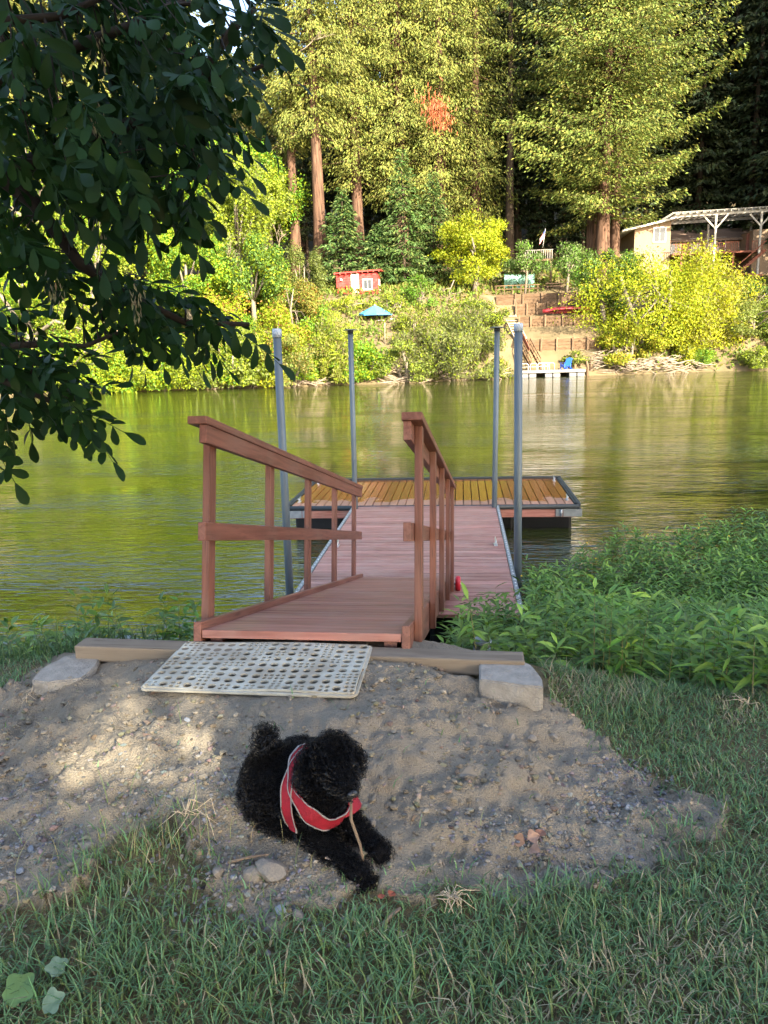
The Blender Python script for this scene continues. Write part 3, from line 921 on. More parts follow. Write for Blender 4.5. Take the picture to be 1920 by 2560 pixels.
def retaining(px0, px1, Y, ztop_px, zbot_px, posts, rows, lab, post_up=.12):
    a = at(px0, 800, Y); c = at(px1, 800, Y); x0, x1 = a.x, c.x
    zt = zpx((px0 + px1) / 2, ztop_px, Y); zb = zpx((px0 + px1) / 2, zbot_px, Y)
    t = thing('retaining_wall', lab, 'wall', (x0, Y, zb), group='stepped timber retaining walls')
    h = (zt - zb + .25) / rows
    cuts = sorted({x0, x1} | {at(p, 800, Y).x for p in posts if px0 < p < px1})
    for r in range(rows):
        for i in range(len(cuts) - 1):
            l = cuts[i + 1] - cuts[i]
            MB().box((0, 0, 0), (l - .012, .09, h - .014), None, .01).build('board', TIMB, t, (cuts[i] + l / 2 - x0, random.uniform(-.01, .01), -.25 + h * (r + .5)))
    for p in posts:
        x = at(p, 800, Y).x - x0
        MB().box((0, 0, 0), (.17, .15, zt - zb + .45 + post_up), None, .015).build('post', TIMD, t, (x, -.13, (zt - zb + post_up) / 2 - .22))
    return t


retaining(1318, 1505, 75.0, 846, 873, [1320, 1354, 1393, 1433, 1470, 1500], 4, 'lowest timber retaining wall, just above the floating landing')
retaining(1296, 1490, 79.0, 789, 814, [1298, 1327, 1363, 1407, 1436, 1466], 4, 'second timber retaining wall from the water, below the red canoe')
retaining(1288, 1470, 81.4, 757, 785, [1290, 1317, 1342, 1368, 1400, 1436], 4, 'third timber retaining wall from the water, behind the red canoe')
retaining(1240, 1480, 83.8, 733, 759, [1288, 1307, 1353, 1395, 1440], 4, 'topmost timber retaining wall below the small trees')
retaining(1243, 1288, 82.2, 752, 790, [1286], 5, 'tall short-length timber wall beside the top of the stairs')

# stairs on the slope
def stairs(P0, P1, width, ntr, lab, rail=False, m=None, group=None, name='wooden_stairs'):
    P0 = Vector(P0); P1 = Vector(P1)
    t = thing(name, lab, 'stairs', P0, group=group)
    d = P1 - P0
    hd = Vector((d.x, d.y, 0)).normalized(); sd = Vector((-hd.y, hd.x, 0))
    for s in (-1, 1):
        MB().bar(sd * s * width / 2, d + sd * s * width / 2, .06, .28).build('stringer', m or TIMB, t)
    for i in range(ntr):
        p = d * ((i + .5) / ntr) + Vector((0, 0, .1))
        MB().bar(p - sd * (width / 2 - .04), p + sd * (width / 2 - .04), .28, .05).build('tread', m or TIMB, t)
    if rail:
        for s in rail:
            o = sd * s * width / 2 + Vector((0, 0, .0))
            MB().bar(o + Vector((0, 0, .95)), d + o + Vector((0, 0, .95)), .05, .1).build('handrail', m or TIMB, t)
            MB().bar(o + Vector((0, 0, .5)), d + o + Vector((0, 0, .5)), .04, .08).build('handrail', m or TIMB, t)
            for i in range(4):
                p = d * (i / 3) + o
                MB().box(p + Vector((0, 0, .45)), (.08, .08, 1.05)).build('baluster', m or TIMB, t)
    return t


stairs(at(1306, 858, 74.6), at(1274, 790, 80.5), 1.15, 11, 'upper flight of open wooden stairs beside the timber walls', m=wood_mat('pale stair timber', (.5, .42, .3), (.38, .3, .2), (10, 2, 10), .8, False, .1))
stairs(at(1340, 922, 71.4), at(1314, 872, 74.4), .9, 7, 'lower flight of wooden stairs with handrail, down to the floating landing', rail=(-1, 1))
tag(MB().bar(at(1305, 838, 74.4), at(1322, 875, 73.2), .06, .5).build('stair_panel', DARKRED), 'red-brown board panel along the middle of the slope stairs', 'panel')


# floating landing with pipe rail and blue chair
Yd = 70.6
pa = at(1302, 931, Yd); pb = at(1463, 929, Yd)
fl = thing('floating_landing', 'pale floating landing moored at the far bank below the timber walls', 'dock', (pa.x, Yd, 0))
Lw = pb.x - pa.x
zt = .62
PALE = wood_mat('pale dock plank', (.24, .225, .20), (.17, .16, .145), (12, 2, 12), .8, False, .15)
npl = 22
for i in range(npl):
    MB().box((0, 0, 0), (Lw / npl - .02, 2.2, .05)).build('plank', PALE, fl, (Lw * (i + .5) / npl, 1.1, zt))
MB().box((Lw / 2, -.03, zt - .1), (Lw + .05, .06, .2), None, .01).build('fascia', PALE, fl)
FLOATG = mat('grey float drum', (.15, .15, .15), .5, noise=(3, (.11, .11, .11)))
for i in range(8):
    if i in (2, 5): continue
    MB().box((0, 0, 0), (Lw / 8 * .9, 1.8, .5), None, .06).build('float_drum', FLOATG, fl, (Lw * (i + .5) / 8, 1.0, zt - .38))
tag(MB().box((-.9, .9, .18), (1.9, 1.2, .22), None, .06).box((-.9, .9, .3), (1.6, .9, .06), None, .02).build('black_raft', mat('black plastic', (.012, .012, .014), .4), None, (pa.x, Yd, 0)),
    'low black raft on the water left of the floating landing', 'raft')
rl = thing('pipe_railing', 'white bent pipe railing at the left end of the floating landing', 'railing', (pa.x, Yd + .5, zt))
for i, (x, y) in enumerate(((.1, 0), (.9, 0), (1.6, .2), (2.1, .6), (2.6, .9))):
    MB().tube([(x, y, 0), (x, y, .55), (x + .12, y, .66), (x + .5, y, .66), (x + .62, y, .55), (x + .62, y, 0)], .03, 6).build('hoop', WHITE, rl)
MB().tube([(.1, 0, .35), (2.7, .5, .35)], .025, 6).build('crossbar', WHITE, rl)

BLUE = mat('blue plastic', (.012, .10, .55), .45, noise=(3, (.01, .085, .48)), spec=.4)
ch = thing('adirondack_chair', 'bright blue slatted garden chair on the floating landing', 'chair', (at(1418, 930, Yd).x, Yd + 1.1, zt + .03), RAD(205))
for i in range(6):
    x = (i - 2.5) * .1
    MB().bar((x, .25, .36), (x * 1.15, .62, 1.08 - abs(i - 2.5) * .035), .085, .025, (0, -1, .4)).build('back_slat', BLUE, ch)
for i in range(5):
    MB().bar((-.28, -.32 + i * .13, .42 - i * .03), (.28, -.32 + i * .13, .42 - i * .03), .11, .025).build('seat_slat', BLUE, ch)
for s in (-1, 1):
    MB().box((s * .36, -.02, .6), (.14, .78, .03), None, .008).build('armrest', BLUE, ch)
    MB().box((s * .33, -.32, .3), (.06, .09, .6)).build('leg', BLUE, ch)
    MB().bar((s * .31, -.34, .36), (s * .31, .55, .03), .04, .12).build('leg', BLUE, ch)
    MB().bar((s * .31, .3, .0), (s * .31, .32, .6), .04, .08, (1, 0, 0)).build('leg', BLUE, ch)


# boats
def hull(L, W, H, m, name, parent, deck=False, n=17, k=9):
    V = []; F = []
    for i in range(n):
        t = i / (n - 1); u = abs(2 * t - 1)
        w = W / 2 * (1 - u ** 2.6) + .004; keel = H * .35 * u ** 3; rise = H * .25 * u ** 2.5
        for j in range(k):
            a = math.pi * j / (k - 1)
            V.append((L * (t - .5), -w * math.cos(a), keel + (H + rise - keel) * (1 - math.sin(a) ** .7)))
    for i in range(n - 1):
        for j in range(k - 1):
            q = i * k + j; F.append((q, q + 1, q + k + 1, q + k))
        if deck: F.append((i * k, i * k + k, i * k + 2 * k - 1, i * k + k - 1))
    o = MB().add(V, F, True).build(name, m, parent)
    if not deck:
        md = o.modifiers.new('s', 'SOLIDIFY'); md.thickness = .03
    return o


kx = at(967, 822, 74.5)
ky = thing('kayak', 'orange-red kayak lying on the landing under the blue umbrella', 'kayak', (kx.x, 74.5, kx.z))
hull(3.0, .7, .36, mat('orange red plastic', (.62, .09, .03), .4, noise=(2, (.5, .07, .03))), 'hull', ky, True)
MB().lathe([(.24, 0), (.27, .03), (.24, .06), (.2, .03)], 16, (0, 0, .37)).build('cockpit_rim', mat('black plastic', (.012, .012, .014), .4), ky)
cx = at(1418, 776, 80.2)
cn = thing('canoe', 'long red canoe lying overturned in front of the third timber wall', 'canoe', (cx.x, 80.2, cx.z - .2))
cn.rotation_euler = (RAD(155), 0, RAD(2)); cn.location.z += .5
hull(5.0, .9, .42, mat('dark red hull', (.30, .025, .03), .45, noise=(2, (.22, .02, .025))), 'hull', cn)
for s in (-1, 1): MB().box((s * 1.2, 0, .36), (.2, .72, .03)).build('seat', TIMB, cn)

# blue umbrella, table and chair
ux = at(937, 762, 75.5)
um = thing('garden_umbrella', 'sky-blue garden umbrella on the slope below the red shed', 'umbrella', (ux.x, 75.5, fz(ux.x, 75.5)))
hz = zpx(937, 763, 75.5) - um.location.z
BLUC = mat('light blue canvas', (.07, .27, .52), .8, noise=(2, (.06, .24, .47)), spec=.1)
V = [(0, 0, hz)]; F = []
for k in range(8):
    a = k * math.pi / 4 + .2; V.append((1.72 * math.cos(a), 1.72 * math.sin(a), hz - .82))
for k in range(8):
    a = k * math.pi / 4 + .2; V.append((1.72 * math.cos(a), 1.72 * math.sin(a), hz - 1.0))
for k in range(8): F.append((0, 1 + k, 1 + (k + 1) % 8)); F.append((1 + k, 9 + k, 9 + (k + 1) % 8, 1 + (k + 1) % 8))
MB().add(V, F).build('canopy', BLUC, um)
MB().tube([(0, 0, 0), (0, 0, hz + .1)], .03, 8).build('pole', WHITE, um)
for k in range(8):
    a = k * math.pi / 4 + .2
    MB().tube([(0, 0, hz - .05), (1.68 * math.cos(a), 1.68 * math.sin(a), hz - .85)], .015, 5).build('rib', WHITE, um)
tb = thing('garden_table', 'small pale table under the blue umbrella', 'table', (ux.x + .6, 75.0, zpx(955, 820, 75)))
MB().lathe([(0, .7), (.5, .7), (.5, .74), (0, .74)], 20).build('tabletop', WHITE, tb)
for a in range(4): MB().tube([(.32 * math.cos(a * 1.57), .32 * math.sin(a * 1.57), 0), (.25 * math.cos(a * 1.57), .25 * math.sin(a * 1.57), .7)], .025, 6).build('leg', WHITE, tb)
gc = thing('garden_chair', 'pale blue garden chair beside the small table', 'chair', (at(985, 815, 75).x, 75.2, zpx(985, 823, 75.2)), RAD(160))
PBL = mat('pale blue plastic', (.35, .45, .55), .5)
MB().box((0, 0, .42), (.5, .48, .04), None, .01).build('seat', PBL, gc)
MB().box((0, .25, .75), (.5, .04, .6), None, .01).build('backrest', PBL, gc)
for s in (-1, 1):
    for q in (-1, 1): MB().box((s * .22, q * .2, .2), (.04, .04, .42)).build('leg', PBL, gc)
tag(MB().box((0, 0, -.6), (3.6, 2.6, 1.3), None, .15).build('earth_landing', earth, None, (at(962, 830, 75).x, 75.0, zpx(965, 823, 75.0))), 'levelled bare earth terrace under the blue umbrella', 'terrace')
tag(MB().tube([(0, 0, -.3), (.05, 0, 1.9)], .06, 6).build('mooring_stake', BARKG, None, base_at(962, 70.3)), 'thin upright stake at the water below the landing', 'stake')

# red shed
Ys = 81.0
p0 = at(842, 735, Ys); p1 = at(945, 735, Ys)
sw = p1.x - p0.x; ztop = zpx(890, 684, Ys); zb = zpx(890, 742, Ys) - .1; sh = ztop - zb
sd_ = thing('red_shed', 'small red board shed with a white door and window above the umbrella', 'shed', (p0.x, Ys, zb))
nb = 9
for i in range(nb):
    MB().box((0, 0, 0), (sw, .05, sh / nb - .02)).build('siding_board', REDW, sd_, (sw / 2, 0, sh * (i + .5) / nb))
MB().box((sw / 2, 1.6, sh / 2 - .05), (sw - .02, 3.1, sh - .1)).build('wall', REDW, sd_)
r = MB().add([(-.2, -.35, sh + .12), (sw + .35, -.35, sh + .32), (sw + .35, 3.4, sh + .5), (-.2, 3.4, sh + .3), (-.2, -.35, sh), (sw + .35, -.35, sh + .2), (sw + .35, 3.4, sh + .38), (-.2, 3.4, sh + .18)],
             [(0, 1, 2, 3), (7, 6, 5, 4), (0, 4, 5, 1), (1, 5, 6, 2), (2, 6, 7, 3), (3, 7, 4, 0)]).build('roof', REDW, sd_)
for i in range(9): MB().box((-.1 + i * (sw + .3) / 8, -.28, sh - .06 + i * .024), (.09, .3, .12)).build('rafter_end', DARKRED, r)
dx = at(888, 720, Ys).x - p0.x
dr = MB().box((dx, -.06, .95 + .5), (.82, .05, 1.95), None, .01).build('door', mat('cream door', (.72, .66, .48), .5), sd_)
MB().lathe([(0, 0), (.04, .01), (.04, .05), (0, .06)], 8, (dx + .3, -.1, 1.4)).build('handle', GLASS, dr)


def window(parent, x, y, z, w, h, m=WHITE, pane=True, bars=1, name='window'):
    f = MB()
    for s in (-1, 1):
        f.box((x + s * (w / 2 - .06), y, z), (.13, .08, h)); f.box((x, y, z + s * (h / 2 - .06)), (w - .26, .08, .13))
    for k in range(bars): f.box((x - w / 2 + (k + 1) * w / (bars + 1), y + .005, z), (.06, .06, h - .26))
    o = f.build(name, m, parent)
    MB().box((x, y + .03, z), (w - .2, .02, h - .2)).build('pane', GLASS, o)
    return o


window(sd_, at(919, 710, Ys).x - p0.x, -.06, zpx(919, 711, Ys) - zb, 1.05, 1.15)
MB().box((sw + .02, 1.5, sh * .55), (.06, 1.1, 1.1)).build('side_window', WHITE, sd_)
MB().lathe([(0, 0), (.13, .02), (.08, .2), (0, .24)], 10, (.55, -.12, sh * .72)).build('wall_lamp', WHITE, sd_)

# tan house with pergola, deck and stairs
Yh = 96.0
hx = lambda px: at(px, 600, Yh).x
hzp = lambda py, px=1750: zpx(px, py, Yh)
x0 = hx(1586); zb = hzp(668)
ho = thing('house', 'tan house with low roofs, white pergola and dark red deck on the right bank', 'house', (x0, Yh, zb))
X = lambda px: hx(px) - x0
Z = lambda py, px=1750: zpx(px, py, Yh) - zb
wl = X(1676)
zl = Z(572, 1586); zr = Z(552, 1676)
MB().add([(0, 0, -4), (wl, 0, -4), (wl, 0, zr), (0, 0, zl), (0, 9, -4), (wl, 9, -4), (wl, 9, zr), (0, 9, zl)],
         [(0, 1, 2, 3), (5, 4, 7, 6), (4, 0, 3, 7), (1, 5, 6, 2), (3, 2, 6, 7)]).build('wing_wall', TAN, ho)
MB().bar((-1.6, 4, zl - .28), (wl + .7, 4, zr + .28), 9.6, .2, (0, 0, 1)).build('wing_roof', WHITE, ho)
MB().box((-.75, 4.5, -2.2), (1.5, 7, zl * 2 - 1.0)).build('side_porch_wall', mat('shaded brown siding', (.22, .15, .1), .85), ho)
window(ho, X(1648), -.05, Z(587, 1648), 1.5, 1.75)
xr = X(1935)
wy = 4.2
zm = Z(592)
MB().box(((wl + xr) / 2 + .02, wy + 2, (zm - 4) / 2), (xr - wl, 4, zm + 4)).build('main_wall', TAN, ho)
MB().add([(wl - .2, wy - .7, zm - .1), (xr + .8, wy - .7, zm - .1), (xr + .8, wy + 4.5, zm + 1.75), (wl - .2, wy + 4.5, zm + 1.75), (wl - .2, wy - .7, zm + .12), (xr + .8, wy - .7, zm + .12), (xr + .8, wy + 4.5, zm + 1.95), (wl - .2, wy + 4.5, zm + 1.95)],
         [(3, 2, 1, 0), (4, 5, 6, 7), (0, 1, 5, 4), (2, 3, 7, 6), (1, 2, 6, 5), (3, 0, 4, 7)]).build('main_roof', SHING, ho)
dz = Z(634)
for a, c, bz in ((1690, 1728, 2), (1752, 1778, 1), (1790, 1845, 3)):
    window(ho, (X(a) + X(c)) / 2, wy - .05, dz + 1.25, X(c) - X(a), 2.0, bars=bz, name='sliding_door' if bz == 3 else 'window')
MB().box((X(1893), 1.4, dz + 1.1), (1.5, .1, 2.2)).build('screen_panel', DARKRED, ho)
MB().box((xr - .8, 2.2, dz / 2 + .2), (3.0, 4, dz + 4.5)).build('corner_wall', TAN, ho)
# deck
dk = MB().box(((wl + X(1900)) / 2, 1.4, dz - .1), (X(1900) - wl, 5.4, .2)).build('deck_floor', DARKRED, ho)
for i in range(34):
    xx = wl + .3 + i * (X(1838) - wl - .3) / 33
    MB().box((xx, -1.2, dz + .5), (.05, .05, 1.0)).build('baluster', DARKRED, dk)
MB().box(((wl + X(1838)) / 2, -1.2, dz + 1.02), (X(1838) - wl, .1, .07)).build('deck_rail', DARKRED, dk)
for i in range(7):
    xx = X(1872) + i * .2
    MB().box((xx, -1.2, dz + .5), (.06, .05, 1.0)).build('baluster', DARKRED, dk)
MB().box((X(1872) + .6, -1.2, dz + 1.02), (1.3, .1, .07)).build('deck_rail', DARKRED, dk)
for px in (1700, 1760, 1828): MB().box((X(px), -1.0, dz / 2 - 2), (.2, .2, dz + 3.8)).build('deck_post', DARKRED, ho)
st = MB()
for k in range(9):
    st.box((X(1835) + k * .32, -1.75, dz - .25 - (8 - k) * .27), (.34, .95, .06))
for s in (-2.2, -1.3): st.bar((X(1832), s, dz - 2.7), (X(1832) + 3.0, s, dz - .1), .06, .3)
st.build('deck_stairs', DARKRED, ho)
MB().bar((X(1832), -2.2, dz - 1.7), (X(1832) + 3.0, -2.2, dz + .9), .06, .1).bar((X(1832), -2.2, dz - 2.6), (X(1832) + 2.9, -2.2, dz - 2.9), .1, .16).build('stair_rail', DARKRED, ho)
# pergola
PERG = mat('pergola paint', (.32, .295, .25), .6, noise=(4, (.26, .24, .205)))
za, zc = Z(548, 1670), Z(532, 1918)
pg = MB()
xa, xc = X(1672), X(1922)
for y_ in (-1.9, 3.4): pg.bar((xa, y_, za), (xc, y_, zc), .16, .3)
pgo = pg.build('pergola_beams', PERG, ho)
for i in range(16):
    t_ = i / 15; xx = xa + (xc - xa) * t_
    MB().box((xx, .7, za + (zc - za) * t_ + .2), (.09, 6.6, .16)).build('pergola_rafter', PERG, pgo)
for i in range(9):
    y_ = -2.4 + i * .75
    MB().bar((xa - .4, y_, za + .33), (xc + .4, y_, zc + .33), .3, .05).build('pergola_slat', PERG, pgo)
for px in (1774, 1884):
    xx = X(px); t_ = (xx - xa) / (xc - xa); zz = za + (zc - za) * t_ - .15
    MB().box((xx, -1.9, zz / 2 - 1.8), (.22, .22, zz + 3.6)).build('pergola_post', PERG, ho)
    for s in (-1, 1): MB().bar((xx, -1.9, zz - 1.5), (xx + s * 1.3, -1.9, zz - .05 + s * .08), .12, .16).build('brace', PERG, ho)
    MB().box((xx + .8, 3.4, zz / 2 + .5), (.2, .2, zz - 1.4)).build('pergola_post', PERG, ho)
# deck chair on the house deck
dc = thing('deck_chair', 'dark deck chair behind the rail of the house deck', 'chair', (hx(1806), Yh - .3, zb + dz), RAD(20))
BLK = mat('black metal', (.015, .015, .015), .5)
MB().box((0, 0, .42), (.6, .55, .05)).build('seat', BLK, dc); MB().box((0, .3, .8), (.6, .05, .75)).build('backrest', BLK, dc)
for s in (-1, 1):
    for q in (-1, 1): MB().box((s * .27, q * .24, .2), (.04, .04, .42)).build('leg', BLK, dc)

# small raised deck with flag, teal shed, railing and picnic table under the small trees
Yk = 91.0
kd = thing('raised_deck', 'small raised deck with pale railing between the two small pale trees', 'deck', (at(1347, 650, Yk).x, Yk, zpx(1347, 648, Yk)))
MB().box((0, 1, -.1), (3.2, 2.2, .2)).build('floor', TIMB, kd)
for i in range(13): MB().box((-1.5 + i * .25, -.05, .5), (.07, .05, .95)).build('baluster', PALE, kd)
MB().box((0, -.05, 1.0), (3.2, .12, .08)).build('handrail', PALE, kd)
for s in (-1, 1): MB().box((s * 1.4, 0, -2), (.2, .2, 3.9)).build('post', TIMD, kd)
fgp = at(1357, 612, Yk - .3)
fg = thing('flag', 'small striped flag on a pole at the raised deck', 'flag', (fgp.x, Yk - .3, fgp.z - .3))
MB().tube([(0, 0, 0), (.25, -.1, 2.0)], .025, 6).build('pole', WHITE, fg)
FR = mat('flag red', (.45, .05, .06), .8); FW = mat('flag white', (.7, .68, .66), .8); FB = mat('flag blue', (.04, .06, .22), .8)
for k in range(7):
    o = lambda u, v: (.24 - u * .55 - v * .06, -.1 - .08 * math.sin(u * 5), 1.9 - v * .75 - u * .85)
    VV = []; FF = []
    for j in range(7):
        VV += [o(j / 6, k / 7), o(j / 6, (k + 1) / 7)]
    for j in range(6): FF.append((2 * j, 2 * j + 1, 2 * j + 3, 2 * j + 2))
    MB().add(VV, FF).build('stripe', FR if k % 2 == 0 else FW, fg)
VV = []; FF = []
for j in range(4): VV += [(lambda q: (q[0], q[1] - .012, q[2]))(o(j / 7, 0)), (lambda q: (q[0], q[1] - .012, q[2]))(o(j / 7, .5))]
for j in range(3): FF.append((2 * j, 2 * j + 1, 2 * j + 3, 2 * j + 2))
MB().add(VV, FF).build('canton', FB, fg)
ts = thing('teal_shed', 'low teal-green shed behind the small trees', 'shed', (at(1298, 710, 90).x, 90, zpx(1298, 720, 90)))
TEAL = wood_mat('teal siding', (.16, .33, .27), (.13, .28, .23), (10, 10, 1), .7, False, .2)
for i in range(10): MB().box((0, 0, 0), (.33, .06, 1.8)).build('siding_board', TEAL, ts, (-1.55 + i * .345, 0, .8))
MB().box((0, .8, .78), (3.3, 1.5, 1.7)).build('wall', TEAL, ts)
MB().bar((-2, .7, 1.85), (2, .7, 1.75), 2.3, .1).build('roof', SHING, ts)
rt = thing('garden_railing', 'low wooden railing along the top terrace edge', 'railing', (at(1240, 730, 85).x, 85, zpx(1290, 733, 85)))
for i in range(6): MB().box((i * .9, 0, .4), (.08, .08, .9)).build('post', TIMD, rt)
for z_ in (.45, .82): MB().box((2.3, -.06, z_), (4.8, .05, .08)).build('rail', TIMB, rt)
pt = thing('picnic_table', 'dark picnic table under the trees on the top terrace', 'table', (at(1385, 720, 86).x, 86, zpx(1385, 727, 86)))
DKT = wood_mat('dark old timber', (.10, .06, .04), (.06, .04, .03), (2, 12, 12), .85, False, .1)
for i in range(5): MB().box((0, (i - 2) * .16, .75), (1.9, .14, .05)).build('tabletop_board', DKT, pt)
for s in (-1, 1):
    MB().box((0, s * .7, .45), (1.9, .25, .05)).build('bench', DKT, pt)
    MB().bar((s * .7, -.7, .0), (s * .7, .3, .74), .06, .09).bar((s * .7, .7, .0), (s * .7, -.3, .74), .06, .09).build('leg', DKT, pt)
# stumps and mooring posts at the bank
for i, (px, h, Y) in enumerate(((1438, 1.7, 72.6), (1470, 1.5, 72.3), (1478, 1.2, 72.8), (1535, 1.1, 73.4), (1290, 1.3, 71.4))):
    mb = MB(); mb.tube([(0, 0, -.4), (.05, 0, h * .5), (.12 * (-1) ** i, .05, h)], [.16, .13, .1], 8)
    tag(mb.build('old_post', TIMD, None, base_at(px, Y)), ['leaning grey post behind the blue chair', 'tall old mooring post right of the floating landing', 'shorter old post right of the tall mooring post',
        'old stump post under the yellow bush', 'old post beside the black raft'][i], 'post', 'old posts at the far bank')

# ================================================================== NEAR: DOCK, RAMP, POLES
RED_A = (.37, .165, .128); RED_B = (.22, .085, .062)
W_X = wood_mat('red stained plank, grain across', RED_A, RED_B, (1.6, 34, 34), .5, True, .3, .17)
W_Y_SHADE = wood_mat('red stained board, grain along', (.235, .096, .066), (.145, .054, .036), (34, 1.6, 34), .5, True, .3, .10)  # darker than the deck planks: shade on upright faces put into the colour
W_Z_SHADE = wood_mat('red stained post with shade', (.22, .088, .058), (.135, .051, .033), (34, 34, 1.6), .5, True, .3, .12)  # same stain, its colour darkened for the shade on upright faces
DECK_X = wood_mat('faded red dock plank', (.40, .21, .18), (.24, .11, .09), (1.6, 30, 30), .42, True, .4, .2)
GALV = mat('galvanised steel', (.36, .39, .41), .42, .75, noise=(14, (.27, .3, .32)), bump=(30, .1))
PIPE = mat('grey steel pipe', (.115, .145, .165), .45, .3, noise=(5, (.085, .11, .125), (1, 1, .3)))
RUBB = mat('dark grey rubber edge', (.028, .034, .036), .5)
BLKF = mat('black dock float', (.008, .008, .009), .35, noise=(3, (.014, .014, .015)))


def wet_deck_mat():
    """stained planks still wet towards the river: the wet part is glossy and a shade deeper, with a ragged edge"""
    m, nt, b = nodes_of('wet dock plank')
    tc = nt.nodes.new('ShaderNodeTexCoord'); ge = nt.nodes.new('ShaderNodeNewGeometry'); oi = nt.nodes.new('ShaderNodeObjectInfo')
    mp = nt.nodes.new('ShaderNodeMapping'); mp.inputs['Scale'].default_value = (30, 1.6, 30)
    n = nt.nodes.new('ShaderNodeTexNoise'); n.inputs['Scale'].default_value = 1; n.inputs['Detail'].default_value = 7
    nt.links.new(ge.outputs['Position'], mp.inputs[0]); nt.links.new(mp.outputs[0], n.inputs[0])
    x = nt.nodes.new('ShaderNodeMix'); x.data_type = 'RGBA'; x.inputs[6].default_value = (.38, .20, .13, 1); x.inputs[7].default_value = (.29, .15, .09, 1)
    nt.links.new(n.outputs[0], x.inputs[0])
    sp = nt.nodes.new('ShaderNodeSeparateXYZ'); nt.links.new(ge.outputs['Position'], sp.inputs[0])
    n2 = nt.nodes.new('ShaderNodeTexNoise'); n2.inputs['Scale'].default_value = 2.6; n2.inputs['Detail'].default_value = 5
    nt.links.new(ge.outputs['Position'], n2.inputs[0])
    ma = nt.nodes.new('ShaderNodeMath'); ma.operation = 'MULTIPLY_ADD'; ma.inputs[1].default_value = 1.5
    nt.links.new(n2.outputs[0], ma.inputs[0]); nt.links.new(sp.outputs[1], ma.inputs[2])
    r = nt.nodes.new('ShaderNodeMapRange'); r.inputs[1].default_value = 13.15; r.inputs[2].default_value = 13.45
    nt.links.new(ma.outputs[0], r.inputs[0])
    x2 = nt.nodes.new('ShaderNodeMix'); x2.data_type = 'RGBA'; x2.inputs[7].default_value = (.255, .09, .024, 1)
    nt.links.new(r.outputs[0], x2.inputs[0]); nt.links.new(x.outputs[2], x2.inputs[6])
    hs = nt.nodes.new('ShaderNodeHueSaturation'); vr = nt.nodes.new('ShaderNodeMapRange'); vr.inputs[3].default_value = .86; vr.inputs[4].default_value = 1.14
    nt.links.new(oi.outputs['Random'], vr.inputs[0]); nt.links.new(vr.outputs[0], hs.inputs['Value']); nt.links.new(x2.outputs[2], hs.inputs['Color'])
    nt.links.new(hs.outputs[0], b.inputs['Base Color'])
    rr = nt.nodes.new('ShaderNodeMapRange'); rr.inputs[3].default_value = .5; rr.inputs[4].default_value = .16
    nt.links.new(r.outputs[0], rr.inputs[0]); nt.links.new(rr.outputs[0], b.inputs['Roughness'])
    return m


WET = wet_deck_mat()


def cleat(parent, x, y, z, rz=0):
    mb = MB()
    M = Matrix.Translation((x, y, z)) @ Matrix.Rotation(rz, 4, 'Z')
    mb.box((0, 0, .006), (.05, .14, .012), M, .003)
    for s in (-1, 1): mb.tube([M @ Vector((0, s * .035, .01)), M @ Vector((0, s * .035, .055))], .011, 8)
    mb.tube([M @ Vector((0, -.13, .075)), M @ Vector((0, -.06, .06)), M @ Vector((0, .06, .06)), M @ Vector((0, .13, .075))], [.008, .013, .013, .008], 8)
    o = mb.build('cleat', mat('bright cleat metal', (.62, .64, .66), .3, .8), parent)
    return o


DZ = .45; DW = 2.44; YJ = 12.14
# walkway float under the foot of the ramp
wf = thing('walkway_float', 'pink-red planked floating walkway between the ramp and the cross platform', 'dock', (0, 6.95, 0))
y = 0.0; npk = 37; pw = (YJ - 6.95 - .02) / npk
for i in range(npk):
    o = MB().box((0, 0, 0), (DW - .1, pw - .009, .038), None, .004).build('plank', DECK_X, wf, (random.uniform(-.003, .003), pw * (i + .5), DZ - .019 + random.uniform(-.0015, .0015)))
LD = YJ - 6.95
for s in (-1, 1):
    e = MB().box((s * (DW / 2 - .022), LD / 2 - .01, DZ + .001), (.045, LD - .02, .006)).box((s * (DW / 2 + .003), LD / 2 - .01, DZ - .075), (.006, LD - .02, .155)).build('steel_edge_angle', GALV, wf)
    bl = MB()
    for k in range(44): bl.lathe([(.011, 0), (.009, .006), (0, .007)], 6, (s * (DW / 2 - .02), .1 + k * LD / 45, DZ + .004))
    tag(bl.build('bolt_heads', mat('bright cleat metal', (.62, .64, .66), .3, .8), wf), kind='stuff')
    MB().box((s * (DW / 2 - .03), LD / 2 - .01, DZ - .16), (.05, LD - .04, .2)).build('side_beam', W_Y_SHADE, wf)
    for k in range(3): MB().box((s * .7, .9 + k * 1.65, .12), (.85, 1.4, .42), None, .05).build('float_drum', BLKF, wf)
for s, yy in ((-1, 9.55), (1, 9.6)): cleat(wf, s * (DW / 2 - .16), yy - 6.95, DZ)
